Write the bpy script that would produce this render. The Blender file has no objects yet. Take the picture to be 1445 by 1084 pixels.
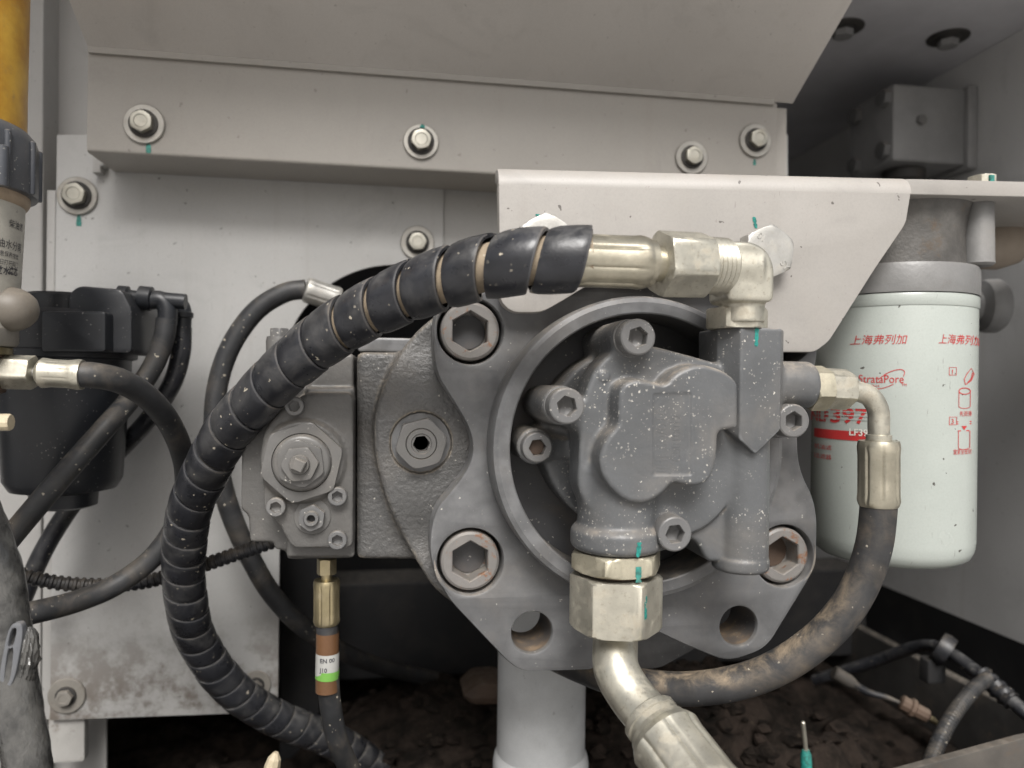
import bpy, bmesh, math, random
import numpy as np
from mathutils import Vector, Matrix
from mathutils.geometry import tessellate_polygon

random.seed(7)
np.random.seed(7)
R = math.radians
PI = math.pi
sc = bpy.context.scene
col = sc.collection

# ------------------------------------------------------------------ camera
YAW, ROLL = R(9.0), R(0.7)
FPX, CU, CV = 1043.0, 722.5, 542.0
Fv = Vector((math.sin(YAW), math.cos(YAW), 0))
R0 = Vector((math.cos(YAW), -math.sin(YAW), 0))
U0 = Vector((0, 0, 1))
Rv = R0 * math.cos(ROLL) + U0 * math.sin(ROLL)
Uv = U0 * math.cos(ROLL) - R0 * math.sin(ROLL)
cam_d = bpy.data.cameras.new('camera')
cam = bpy.data.objects.new('camera', cam_d)
col.objects.link(cam)
cam.matrix_world = Matrix(((Rv.x, Uv.x, -Fv.x, 0), (Rv.y, Uv.y, -Fv.y, 0), (Rv.z, Uv.z, -Fv.z, 0), (0, 0, 0, 1)))
cam_d.sensor_width = 36.0
cam_d.lens = 36.0 * FPX / 1445.0
cam_d.clip_start = 0.02
cam_d.clip_end = 400.0
cam_d.dof.use_dof = True
cam_d.dof.focus_distance = 0.42
cam_d.dof.aperture_fstop = 6.3
sc.camera = cam

# ------------------------------------------------------------------ daylight (bright overcast)
SUN_EL, SUN_AZ = R(46), R(184)          # azimuth of the sun, clockwise from +Y
world = bpy.data.worlds.new('World')
sc.world = world
world.use_nodes = True
wn = world.node_tree
wn.nodes.clear()
sky = wn.nodes.new('ShaderNodeTexSky')
sky.sky_type = 'NISHITA'
sky.sun_disc = False
sky.sun_elevation = SUN_EL
sky.sun_rotation = SUN_AZ
sky.air_density = 1.0
sky.dust_density = 6.0
sky.ozone_density = 0.3
hs = wn.nodes.new('ShaderNodeHueSaturation')
hs.inputs['Saturation'].default_value = 0.40
bg = wn.nodes.new('ShaderNodeBackground')
bg.inputs['Strength'].default_value = 0.09
wo = wn.nodes.new('ShaderNodeOutputWorld')
wn.links.new(sky.outputs[0], hs.inputs['Color'])
wn.links.new(hs.outputs[0], bg.inputs[0])
wn.links.new(bg.outputs[0], wo.inputs[0])

sun_d = bpy.data.lights.new('sun', 'SUN')
sun_d.energy = 2.6
sun_d.angle = R(24)
sun_d.color = (1.0, 0.985, 0.965)
sun = bpy.data.objects.new('sun', sun_d)
col.objects.link(sun)
sun_dir = Vector((math.sin(SUN_AZ) * math.cos(SUN_EL), math.cos(SUN_AZ) * math.cos(SUN_EL), math.sin(SUN_EL)))
sun.rotation_euler = sun_dir.to_track_quat('Z', 'Y').to_euler()

sc.view_settings.view_transform = 'Standard'
sc.view_settings.look = 'None'
sc.view_settings.gamma = 1.0
sc.view_settings.use_curve_mapping = False
sc.view_settings.exposure = 0.28
sc.cycles.use_denoising = True
sc.cycles.max_bounces = 8
sc.cycles.diffuse_bounces = 5
sc.cycles.caustics_reflective = False
sc.cycles.caustics_refractive = False

# ------------------------------------------------------------------ layout helpers
def P(u, v, Y):
    """point of the place at depth Y (metres, along the pump axis) on the line of sight u,v of the photograph"""
    d = Fv + Rv * ((u - CU) / FPX) - Uv * ((v - CV) / FPX)
    return d * (Y / d.y)
def XZ(u, v, Y):
    p = P(u, v, Y)
    return (p.x, p.z)
def PX(n, u, v, Y):
    """metres covered by n pixels at that place"""
    d = Fv + Rv * ((u - CU) / FPX) - Uv * ((v - CV) / FPX)
    return n * (Y / d.y) / FPX
def PXX(u, v, X):
    """point on the plane x = X"""
    d = Fv + Rv * ((u - CU) / FPX) - Uv * ((v - CV) / FPX)
    return d * (X / d.x)
def PXZ(u, v, Z):
    d = Fv + Rv * ((u - CU) / FPX) - Uv * ((v - CV) / FPX)
    return d * (Z / d.z)

# ------------------------------------------------------------------ objects
WPOS = {}
def thing(name, label, cat, loc, group=None):
    o = bpy.data.objects.new(name, None)
    o.empty_display_size = 0.01
    col.objects.link(o)
    loc = Vector(loc)
    o.location = loc
    WPOS[o.name] = loc.copy()
    tag(o, label, cat, group)
    return o
def tag(o, label=None, cat=None, group=None, kind=None):
    if label: o['label'] = label
    if cat: o['category'] = cat
    if group: o['group'] = group
    if kind: o['kind'] = kind
    return o
def link_mesh(me, name, mat, parent, center):
    o = bpy.data.objects.new(name, me)
    col.objects.link(o)
    if mat is not None and len(me.materials) == 0:
        me.materials.append(mat)
    c = Vector(center)
    if parent is not None:
        o.parent = parent
        o.location = c - WPOS[parent.name]
    else:
        o.location = c
    WPOS[o.name] = c
    return o
def mk(name, verts, faces, mat, parent=None, smooth=True, angle=32, kind=None):
    """one mesh object from world-space vertices"""
    V = np.array(verts, dtype=np.float64).reshape(-1, 3)
    lo, hi = V.min(0), V.max(0)
    c = (lo + hi) / 2
    me = bpy.data.meshes.new(name)
    me.from_pydata((V - c).tolist(), [], faces if isinstance(faces, list) else faces.tolist())
    me.update()
    bm = bmesh.new(); bm.from_mesh(me)
    bmesh.ops.recalc_face_normals(bm, faces=bm.faces)
    bm.to_mesh(me); bm.free()
    if smooth:
        me.polygons.foreach_set('use_smooth', [True] * len(me.polygons))
        me.set_sharp_from_angle(angle=R(angle))
    o = link_mesh(me, name, mat, parent, c)
    if kind: o['kind'] = kind
    return o
class MB:
    """collects geometry for one mesh"""
    def __init__(self): self.v = []; self.f = []
    def add(self, vf):
        n = len(self.v)
        self.v += [tuple(p) for p in vf[0]]
        self.f += [[i + n for i in f] for f in vf[1]]
        return self
    def build(self, name, mat, parent=None, **k):
        return mk(name, self.v, self.f, mat, parent, **k)

# ------------------------------------------------------------------ shapes (verts, faces)
def frame_of(axis):
    a = Vector(axis).normalized()
    t = Vector((0, 0, 1)) if abs(a.z) < 0.9 else Vector((1, 0, 0))
    x = t.cross(a).normalized()
    y = a.cross(x).normalized()
    return x, y, a
def hexr(ap, rot=0.0, n=6):
    """radius of a regular n-gon with apothem ap at angle th"""
    w = 2 * PI / n
    return lambda th: ap / math.cos(((th - rot) % w) - w / 2)
def lathe(rings, center, axis, seg=48, cap0=True, cap1=True):
    """rings: (radius or function of angle, position along the axis)"""
    x, y, a = frame_of(axis)
    c = Vector(center)
    v = []; f = []
    for r, h in rings:
        for i in range(seg):
            th = 2 * PI * i / seg
            rr = r(th) if callable(r) else r
            v.append(c + x * (rr * math.cos(th)) + y * (rr * math.sin(th)) + a * h)
    for k in range(len(rings) - 1):
        for i in range(seg):
            j = (i + 1) % seg
            f.append([k * seg + i, k * seg + j, (k + 1) * seg + j, (k + 1) * seg + i])
    if cap0: f.append(list(range(seg))[::-1])
    if cap1: f.append([(len(rings) - 1) * seg + i for i in range(seg)])
    return v, f
def hexnut_rings(ap, h, rot=0.0, ch=0.8, n=6, back=True):
    """chamfered hexagon from 0 (back) to h (front); ch = how far the chamfer eats into the corners"""
    cr = ap / math.cos(PI / n)
    hx = hexr(ap, rot, n)
    rf = cr - (cr - ap) * ch * 1.05
    d = (cr - rf) * 0.62
    lim = lambda R_: (lambda th: min(hx(th), R_))
    sh = lambda k: (lambda th: min(hx(th) * k, rf * k))
    rg = []
    if back:
        rg += [(sh(0.99), 0), (lim(rf), d * 0.08), (lim((rf + cr) / 2), d * 0.5), (lim(cr), d)]
    else:
        rg += [(lim(cr), 0)]
    rg += [(lim(cr), h - d), (lim((rf + cr) / 2), h - d * 0.5), (lim(rf), h - d * 0.08), (sh(0.975), h)]
    rg.append((ap * 0.8, h))
    return rg
def capscrew_rings(r, h, socket, depth, rot=0.0):
    hx = hexr(socket, rot)
    hx2 = hexr(socket * 1.06, rot)
    e = r * 0.09
    return [(r * 0.99, 0), (r, h * 0.05), (r, h - e * 1.6), (r - e * 0.35, h - e * 0.6), (r - e * 1.2, h),
            (lambda th: hx2(th), h), (lambda th: hx(th), h - e * 0.5), (lambda th: hx(th), h - depth), (socket * 0.3, h - depth * 1.18)]
def catmull(pts, n):
    pts = [Vector(p) for p in pts]
    P_ = [pts[0] * 2 - pts[1]] + pts + [pts[-1] * 2 - pts[-2]]
    out = []
    for i in range(1, len(P_) - 2):
        p0, p1, p2, p3 = P_[i - 1], P_[i], P_[i + 1], P_[i + 2]
        for k in range(n):
            t = k / n
            out.append(0.5 * ((2 * p1) + (p2 - p0) * t + (2 * p0 - 5 * p1 + 4 * p2 - p3) * t * t + (3 * p1 - p0 - 3 * p2 + p3) * t ** 3))
    out.append(pts[-1].copy())
    return out
def resample(pts, step):
    L = [0.0]
    for a, b in zip(pts, pts[1:]): L.append(L[-1] + (b - a).length)
    n = max(2, int(L[-1] / step))
    out = []; j = 0
    for i in range(n + 1):
        s = L[-1] * i / n
        while j < len(L) - 2 and L[j + 1] < s: j += 1
        t = (s - L[j]) / max(1e-9, L[j + 1] - L[j])
        out.append(pts[j].lerp(pts[j + 1], min(1, max(0, t))))
    return out
def frames(pts):
    T = []
    for i in range(len(pts)):
        a = pts[max(0, i - 1)]; b = pts[min(len(pts) - 1, i + 1)]
        T.append((b - a).normalized())
    n = T[0].orthogonal().normalized()
    F = []
    for t in T:
        n = (n - t * n.dot(t)).normalized()
        F.append((n.copy(), t.cross(n).normalized(), t))
    return F
def tube(pts, r, seg=24, caps=True):
    """r: number or function(i, n, theta)"""
    F = frames(pts)
    v = []; f = []
    n = len(pts)
    for i, p in enumerate(pts):
        for k in range(seg):
            th = 2 * PI * k / seg
            rr = r(i, n, th) if callable(r) else r
            v.append(p + F[i][0] * (rr * math.cos(th)) + F[i][1] * (rr * math.sin(th)))
    for i in range(n - 1):
        for k in range(seg):
            j = (k + 1) % seg
            f.append([i * seg + k, i * seg + j, (i + 1) * seg + j, (i + 1) * seg + k])
    if caps:
        f.append(list(range(seg))[::-1]); f.append([(n - 1) * seg + k for k in range(seg)])
    return v, f
def round_poly(pts, rad, n=6):
    """pts 2D; rad number or list; corners rounded by arcs (quadratic)"""
    out = []
    m = len(pts)
    for i in range(m):
        p = Vector(pts[i]); a = Vector(pts[i - 1]); b = Vector(pts[(i + 1) % m])
        r = rad[i] if isinstance(rad, (list, tuple)) else rad
        da = (a - p); db = (b - p)
        ra = min(r, da.length * 0.48); rb = min(r, db.length * 0.48)
        if r <= 0:
            out.append((p.x, p.y)); continue
        A = p + da.normalized() * ra; B = p + db.normalized() * rb
        for k in range(n + 1):
            t = k / n
            q = A * (1 - t) ** 2 + p * (2 * t * (1 - t)) + B * t * t
            out.append((q.x, q.y))
    return out
def circle2(cx, cz, r, n=40):
    return [(cx + r * math.cos(2 * PI * i / n), cz + r * math.sin(2 * PI * i / n)) for i in range(n)]
def area2(p):
    return 0.5 * sum(p[i - 1][0] * p[i][1] - p[i][0] * p[i - 1][1] for i in range(len(p)))
def inset(poly, d, sign):
    m = len(poly); out = []
    for i in range(m):
        p = Vector(poly[i]); a = Vector(poly[i - 1]); b = Vector(poly[(i + 1) % m])
        e1 = (p - a); e2 = (b - p)
        if e1.length < 1e-9: e1 = e2
        if e2.length < 1e-9: e2 = e1
        n1 = Vector((-e1.y, e1.x)).normalized(); n2 = Vector((-e2.y, e2.x)).normalized()
        nn = (n1 + n2)
        if nn.length < 1e-6: nn = n1
        nn.normalize()
        c = max(0.5, nn.dot(n1))
        q = p + nn * (d * sign / c)
        out.append((q.x, q.y))
    return out
def prism(outer, h0, h1, holes=(), bev=0.0008, to3=None, back=True):
    """polygon with holes; front at h0, back at h1; to3(a, b, h) -> point (default XZ plane, h = Y)"""
    if to3 is None: to3 = lambda a, b, h: (a, h, b)
    s = 1 if h1 > h0 else -1
    loops = []
    for k, poly in enumerate([outer] + list(holes)):
        poly = [tuple(p) for p in poly]
        q = [poly[0]]
        for p in poly[1:]:
            if (Vector(p) - Vector(q[-1])).length > 1e-6: q.append(p)
        if (Vector(q[0]) - Vector(q[-1])).length < 1e-6: q.pop()
        if (area2(q) > 0) != (k == 0): q = q[::-1]
        loops.append(q)
    v = []; f = []
    lv = []
    for q in loops:
        i1 = inset(q, bev, 1) if bev else q
        i2 = inset(q, bev * 0.3, 1) if bev else q
        base = len(v); m = len(q)
        layers = [(i1, h0), (i2, h0 + s * bev * 0.3), (q, h0 + s * bev), (q, h1)] if bev else [(q, h0), (q, h1)]
        for pl, h in layers:
            v += [to3(a, b, h) for a, b in pl]
        for L in range(len(layers) - 1):
            for i in range(m):
                j = (i + 1) % m
                f.append([base + L * m + i, base + L * m + j, base + (L + 1) * m + j, base + (L + 1) * m + i])
        lv.append((base, base + (len(layers) - 1) * m, m, i1, q))
    tri = tessellate_polygon([[Vector((a, b, 0)) for a, b in l[3]] for l in lv])
    idx = [l[0] + i for l in lv for i in range(l[2])]
    f += [[idx[i] for i in t] for t in tri]
    if back:
        tri = tessellate_polygon([[Vector((a, b, 0)) for a, b in l[4]] for l in lv])
        idx = [l[1] + i for l in lv for i in range(l[2])]
        f += [[idx[i] for i in t] for t in tri]
    return v, f
def box(x0, x1, y0, y1, z0, z1, b=0.0):
    if b <= 0:
        v = [(x, y, z) for x in (x0, x1) for y in (y0, y1) for z in (z0, z1)]
        return v, [[0, 1, 3, 2], [4, 6, 7, 5], [0, 4, 5, 1], [2, 3, 7, 6], [0, 2, 6, 4], [1, 5, 7, 3]]
    return prism(round_poly([(x0, z0), (x1, z0), (x1, z1), (x0, z1)], b, 3), y0, y1, bev=b * 0.6)

# ------------------------------------------------------------------ signed distance castings
def smin(a, b, k):
    h = np.clip(0.5 + 0.5 * (b - a) / k, 0, 1)
    return b + (a - b) * h - k * h * (1 - h)
def smax(a, b, k): return -smin(-a, -b, k)
class Grid:
    def __init__(self, lo, hi, res):
        self.lo = np.array(lo, float); self.res = res
        self.n = [int(math.ceil((hi[i] - lo[i]) / res)) + 1 for i in range(3)]
        ax = [(lo[i] + np.arange(self.n[i]) * res).astype(np.float32) for i in range(3)]
        self.X = ax[0][:, None, None]; self.Y = ax[1][None, :, None]; self.Z = ax[2][None, None, :]
    def _ext(self, d2, h, rnd):
        a = d2 + rnd; b = h + rnd
        return np.minimum(np.maximum(a, b), 0) + np.sqrt(np.maximum(a, 0) ** 2 + np.maximum(b, 0) ** 2) - rnd
    def cyl_y(self, cx, cz, r, y0, y1, rnd=0.0):
        d = np.sqrt((self.X - cx) ** 2 + (self.Z - cz) ** 2) - r
        return self._ext(d, np.abs(self.Y - (y0 + y1) / 2) - abs(y1 - y0) / 2, rnd)
    def cyl_z(self, cx, cy, r, z0, z1, rnd=0.0):
        d = np.sqrt((self.X - cx) ** 2 + (self.Y - cy) ** 2) - r
        return self._ext(d, np.abs(self.Z - (z0 + z1) / 2) - abs(z1 - z0) / 2, rnd)
    def cyl_x(self, cy, cz, r, x0, x1, rnd=0.0):
        d = np.sqrt((self.Y - cy) ** 2 + (self.Z - cz) ** 2) - r
        return self._ext(d, np.abs(self.X - (x0 + x1) / 2) - abs(x1 - x0) / 2, rnd)
    def box(self, x0, x1, y0, y1, z0, z1, rnd=0.0):
        qx = np.abs(self.X - (x0 + x1) / 2) - (x1 - x0) / 2 + rnd
        qy = np.abs(self.Y - (y0 + y1) / 2) - (y1 - y0) / 2 + rnd
        qz = np.abs(self.Z - (z0 + z1) / 2) - (z1 - z0) / 2 + rnd
        return np.sqrt(np.maximum(qx, 0) ** 2 + np.maximum(qy, 0) ** 2 + np.maximum(qz, 0) ** 2) + np.minimum(np.maximum(qx, np.maximum(qy, qz)), 0) - rnd
    def _poly(self, A, B, poly):
        d = np.full(np.broadcast(A, B).shape, 1e9, np.float32); s = np.ones_like(d)
        m = len(poly)
        for i in range(m):
            vx, vz = poly[i]; wx, wz = poly[i - 1]
            ex, ez = wx - vx, wz - vz
            px, pz = A - vx, B - vz
            t = np.clip((px * ex + pz * ez) / (ex * ex + ez * ez + 1e-18), 0, 1)
            bx, bz = px - ex * t, pz - ez * t
            d = np.minimum(d, bx * bx + bz * bz)
            c1 = B >= vz; c2 = B < wz; c3 = ex * pz > ez * px
            flip = (c1 & c2 & c3) | (~c1 & ~c2 & ~c3)
            s = np.where(flip, -s, s)
        return s * np.sqrt(d)
    def poly_y(self, poly, y0, y1, rnd=0.0):
        d = self._poly(self.X, self.Z, poly)
        return self._ext(d, np.abs(self.Y - (y0 + y1) / 2) - abs(y1 - y0) / 2, rnd)
    def poly_z(self, poly, z0, z1, rnd=0.0):
        d = self._poly(self.X, self.Y, poly)
        return self._ext(d, np.abs(self.Z - (z0 + z1) / 2) - abs(z1 - z0) / 2, rnd)
    def mesh(self, d):
        d = np.broadcast_to(d, self.n).astype(np.float32)
        ins = d < 0
        nx, ny, nz = [k - 1 for k in self.n]
        acc = np.zeros((nx, ny, nz, 3), np.float32); cnt = np.zeros((nx, ny, nz), np.float32)
        sl = lambda o, n: slice(o, o + n)
        for ax in range(3):
            for a in (0, 1):
                for b in (0, 1):
                    o0 = [0, 0, 0]
                    oth = [k for k in range(3) if k != ax]
                    o0[oth[0]] = a; o0[oth[1]] = b
                    o1 = list(o0); o1[ax] = 1
                    s0 = tuple(sl(o0[k], (nx, ny, nz)[k]) for k in range(3))
                    s1 = tuple(sl(o1[k], (nx, ny, nz)[k]) for k in range(3))
                    cross = ins[s0] != ins[s1]
                    ii = np.nonzero(cross)
                    d0 = d[s0][ii]; d1 = d[s1][ii]
                    t = d0 / (d0 - d1 + 1e-20)
                    for k in range(3):
                        acc[ii[0], ii[1], ii[2], k] += (t if k == ax else o0[k])
                    cnt[ii] += 1
        act = cnt > 0
        ids = -np.ones((nx, ny, nz), np.int64)
        idx = np.nonzero(act)
        ids[idx] = np.arange(len(idx[0]))
        pos = np.stack(idx, 1) + acc[idx] / cnt[idx][:, None]
        V = self.lo + pos * self.res
        quads = []
        for ax in range(3):
            oth = [k for k in range(3) if k != ax]
            s0 = [slice(None)] * 3; s1 = [slice(None)] * 3
            s0[ax] = slice(0, -1); s1[ax] = slice(1, None)
            cr = ins[tuple(s0)] != ins[tuple(s1)]
            g = np.nonzero(cr)
            g = np.stack(g, 1)
            ok = (g[:, oth[0]] > 0) & (g[:, oth[1]] > 0) & (g[:, oth[0]] < self.n[oth[0]] - 1) & (g[:, oth[1]] < self.n[oth[1]] - 1)
            g = g[ok]
            def at(da, db):
                q = g.copy(); q[:, oth[0]] += da; q[:, oth[1]] += db
                return ids[q[:, 0], q[:, 1], q[:, 2]]
            q4 = np.stack([at(-1, -1), at(0, -1), at(0, 0), at(-1, 0)], 1)
            inside0 = ins[tuple(s0)][g[:, 0], g[:, 1], g[:, 2]]
            flip = inside0 if ax != 1 else ~inside0
            q4[~flip] = q4[~flip][:, ::-1]
            quads.append(q4)
        return V, np.concatenate(quads)
def sdf_obj(name, grid, d, mat, parent, angle=50):
    V, F = grid.mesh(d)
    c = (V.min(0) + V.max(0)) / 2
    me = bpy.data.meshes.new(name)
    me.vertices.add(len(V)); me.vertices.foreach_set('co', (V - c).astype(np.float32).ravel())
    me.loops.add(F.size); me.loops.foreach_set('vertex_index', F.astype(np.int32).ravel())
    me.polygons.add(len(F)); me.polygons.foreach_set('loop_start', np.arange(0, F.size, 4, dtype=np.int32))
    me.update(calc_edges=True)
    me.validate()
    me.polygons.foreach_set('use_smooth', [True] * len(me.polygons))
    return link_mesh(me, name, mat, parent, c)
# ------------------------------------------------------------------ materials
MATS = {}
class NT:
    def __init__(self, name):
        self.m = bpy.data.materials.new(name); self.m.use_nodes = True
        self.t = self.m.node_tree; self.t.nodes.clear()
        self.out = self.t.nodes.new('ShaderNodeOutputMaterial')
        self.b = self.t.nodes.new('ShaderNodeBsdfPrincipled')
        self.t.links.new(self.b.outputs[0], self.out.inputs[0])
        tc = self.t.nodes.new('ShaderNodeTexCoord'); oi = self.t.nodes.new('ShaderNodeObjectInfo')
        mu = self.t.nodes.new('ShaderNodeMath'); mu.operation = 'MULTIPLY'; mu.inputs[1].default_value = 13.7
        self.t.links.new(oi.outputs['Random'], mu.inputs[0])
        ad = self.t.nodes.new('ShaderNodeVectorMath'); ad.operation = 'ADD'
        self.t.links.new(tc.outputs['Object'], ad.inputs[0]); self.t.links.new(mu.outputs[0], ad.inputs[1])
        self.co = ad.outputs[0]
        self.geo = self.t.nodes.new('ShaderNodeNewGeometry')
    def l(self, a, b): self.t.links.new(a, b)
    def math(self, op, a, b=0.5, clamp=False):
        n = self.t.nodes.new('ShaderNodeMath'); n.operation = op; n.use_clamp = clamp
        for i, x in enumerate((a, b)):
            if isinstance(x, (int, float)): n.inputs[i].default_value = x
            else: self.l(x, n.inputs[i])
        return n.outputs[0]
    def noise(self, scale, detail=4, rough=0.55, stretch=None, dist=0.0):
        n = self.t.nodes.new('ShaderNodeTexNoise')
        n.inputs['Scale'].default_value = scale; n.inputs['Detail'].default_value = detail
        n.inputs['Roughness'].default_value = rough; n.inputs['Distortion'].default_value = dist
        co = self.co
        if stretch:
            mp = self.t.nodes.new('ShaderNodeMapping'); mp.inputs['Scale'].default_value = stretch
            self.l(co, mp.inputs[0]); co = mp.outputs[0]
        self.l(co, n.inputs['Vector'])
        return n.outputs['Fac']
    def ramp(self, x, a, b):
        n = self.t.nodes.new('ShaderNodeMapRange'); n.interpolation_type = 'SMOOTHSTEP'
        n.inputs['From Min'].default_value = a; n.inputs['From Max'].default_value = b
        self.l(x, n.inputs['Value'])
        return n.outputs['Result']
    def specks(self, scale, thr, keep, wobble=0.35):
        """small irregular dots: mask"""
        v = self.t.nodes.new('ShaderNodeTexVoronoi'); v.inputs['Scale'].default_value = scale
        co = self.co
        nz = self.t.nodes.new('ShaderNodeTexNoise'); nz.inputs['Scale'].default_value = scale * 1.7
        self.l(co, nz.inputs['Vector'])
        mx = self.t.nodes.new('ShaderNodeVectorMath'); mx.operation = 'SCALE'; mx.inputs[3].default_value = wobble / scale
        self.l(nz.outputs['Color'], mx.inputs[0])
        ad = self.t.nodes.new('ShaderNodeVectorMath'); ad.operation = 'ADD'
        self.l(co, ad.inputs[0]); self.l(mx.outputs[0], ad.inputs[1])
        self.l(ad.outputs[0], v.inputs['Vector'])
        sp = self.t.nodes.new('ShaderNodeSeparateColor'); self.l(v.outputs['Color'], sp.inputs[0])
        size = self.math('MULTIPLY', sp.outputs[1], thr)
        d = self.math('LESS_THAN', v.outputs['Distance'], size)
        k = self.math('LESS_THAN', sp.outputs[0], keep)
        return self.math('MULTIPLY', d, k)
    def mix(self, f, a, b):
        n = self.t.nodes.new('ShaderNodeMix'); n.data_type = 'RGBA'
        if isinstance(f, (int, float)): n.inputs[0].default_value = f
        else: self.l(f, n.inputs[0])
        for i, x in ((6, a), (7, b)):
            if isinstance(x, tuple): n.inputs[i].default_value = (*x, 1)
            else: self.l(x, n.inputs[i])
        return n.outputs[2]
    def mixf(self, f, a, b):
        n = self.t.nodes.new('ShaderNodeMix'); n.data_type = 'FLOAT'
        if isinstance(f, (int, float)): n.inputs[0].default_value = f
        else: self.l(f, n.inputs[0])
        for i, x in ((2, a), (3, b)):
            if isinstance(x, (int, float)): n.inputs[i].default_value = x
            else: self.l(x, n.inputs[i])
        return n.outputs[0]
    def up(self):
        s = self.t.nodes.new('ShaderNodeSeparateXYZ'); self.l(self.geo.outputs['Normal'], s.inputs[0])
        return s.outputs[2]
    def bump(self, h, strength, dist=0.001, prev=None):
        n = self.t.nodes.new('ShaderNodeBump'); n.inputs['Strength'].default_value = strength; n.inputs['Distance'].default_value = dist
        self.l(h, n.inputs['Height'])
        if prev is not None: self.l(prev, n.inputs['Normal'])
        return n.outputs[0]
    def done(self, color=None, rough=None, metal=None, normal=None, spec=None, coat=None):
        for key, x in (('Base Color', color), ('Roughness', rough), ('Metallic', metal), ('Normal', normal), ('Specular IOR Level', spec), ('Coat Weight', coat)):
            if x is None: continue
            if isinstance(x, tuple): self.b.inputs[key].default_value = (*x, 1)
            elif isinstance(x, (int, float)): self.b.inputs[key].default_value = x
            else: self.l(x, self.b.inputs[key])
        return self.m

def paint(name, base, rough=0.5, var=0.12, dust=0.3, dustcol=(0.36, 0.31, 0.25), speck=0.0, speckcol=(0.62, 0.59, 0.53),
          edge=0.0, lowdirt=False, wavy=0.0, wearcol=None, cast=0.0, castscale=450, dark=0.0, spec=0.5, rust=0.0, mottle=28, dirt=0.0):
    n = NT(name)
    big = n.noise(mottle, 5, 0.6)
    c = n.mix(n.ramp(big, 0.3, 0.7), tuple(x * (1 - var) for x in base), tuple(min(1, x * (1 + var)) for x in base))
    fine = n.noise(900, 3, 0.6)
    c = n.mix(n.math('MULTIPLY', n.ramp(fine, 0.35, 0.75), 0.16), c, tuple(x * 0.6 for x in base))
    mask_up = n.ramp(n.up(), 0.15, 0.95)
    dn = n.ramp(n.noise(120, 6, 0.65), 0.42, 0.68)
    film = n.ramp(n.noise(22, 5, 0.6, dist=0.4), 0.45, 0.75)
    dm = n.math('ADD', n.math('MULTIPLY', n.math('MULTIPLY', mask_up, n.math('ADD', dn, 0.35)), dust), n.math('MULTIPLY', film, dust * 0.35), clamp=True)
    c = n.mix(dm, c, dustcol)
    if wavy > 0:
        sm1 = n.ramp(n.noise(13, 6, 0.62, dist=1.4), 0.54, 0.74)
        c = n.mix(n.math('MULTIPLY', sm1, 0.22), c, tuple(x * 0.55 for x in base))
        dr = n.ramp(n.noise(70, 4, 0.6, stretch=(1.0, 1.0, 0.05)), 0.56, 0.74)
        c = n.mix(n.math('MULTIPLY', dr, 0.09), c, (0.24, 0.20, 0.16))
        rb = n.ramp(n.noise(240, 5, 0.7), 0.66, 0.72)
        c = n.mix(n.math('MULTIPLY', rb, 0.35), c, (0.17, 0.12, 0.085))
    if dirt > 0:
        dk = n.ramp(n.noise(55, 7, 0.7), 0.56, 0.72)
        if lowdirt:
            sx = n.t.nodes.new('ShaderNodeSeparateXYZ'); n.l(n.t.nodes['Texture Coordinate'].outputs['Object'], sx.inputs[0])
            low = n.ramp(sx.outputs[2], -0.13, -0.26)
            dk = n.math('MULTIPLY', n.ramp(n.noise(30, 8, 0.72), 0.42, 0.60), low)
        c = n.mix(n.math('MULTIPLY', dk, dirt), c, (0.11, 0.08, 0.055))
    if rust > 0:
        rm = n.ramp(n.noise(150, 6, 0.7), 0.62 - rust * 0.25, 0.72 - rust * 0.2)
        c = n.mix(n.math('MULTIPLY', rm, 0.85), c, n.mix(n.noise(500, 3), (0.13, 0.055, 0.025), (0.30, 0.14, 0.065)))
    if edge > 0:
        pt = n.geo.outputs['Pointiness']
        wear_highlight = n.math('MULTIPLY', n.ramp(pt, 0.515, 0.56), n.math('ADD', n.ramp(n.noise(80, 4), 0.35, 0.65), 0.25))
        c = n.mix(n.math('MULTIPLY', wear_highlight, edge, clamp=True), c, wearcol or tuple(min(1, x * 2.4 + 0.03) for x in base))
        cre = n.math('MULTIPLY', n.ramp(pt, 0.49, 0.44), n.ramp(n.noise(45, 5), 0.40, 0.62))
        c = n.mix(n.math('MULTIPLY', cre, edge * 1.3, clamp=True), c, dustcol)
    if dark > 0:
        c = n.mix(n.math('MULTIPLY', n.specks(140, 0.16, 0.25, 0.9), dark), c, (0.05, 0.042, 0.035))
        # thin scratches
        sc_ = n.ramp(n.noise(60, 2, 0.4, stretch=(14, 3, 2.0), dist=0.2), 0.73, 0.76)
        c = n.mix(n.math('MULTIPLY', sc_, dark * 0.4), c, (0.10, 0.085, 0.07))
    if speck > 0:
        dens = n.ramp(n.noise(25, 3), 0.38, 0.62)
        s1 = n.specks(760, 0.46, 0.40 * min(1.5, speck), 1.1)
        s2 = n.specks(380, 0.26, 0.10 * min(1.5, speck), 1.8)
        sm = n.math('MAXIMUM', n.math('MULTIPLY', s1, dens), s2)
        c = n.mix(n.math('MULTIPLY', sm, n.ramp(n.noise(300, 2), 0.25, 0.7)), c, speckcol)
    rr = n.mixf(dm, n.mixf(big, rough - 0.08, rough + 0.1), 0.92)
    h = n.bump(n.noise(1500, 2, 0.5), 0.06, 0.0006)
    if wavy > 0:
        h = n.bump(n.noise(9, 2, 0.4), wavy, 0.01, h)
        h = n.bump(n.noise(340, 2, 0.4), 0.05, 0.0006, h)
    if cast > 0:
        cn = n.noise(castscale, 4, 0.6)
        h = n.bump(cn, cast, 0.0014, h)
    m = n.done(c, rr, 0.0, h, spec)
    MATS[name] = m
    return m
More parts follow.
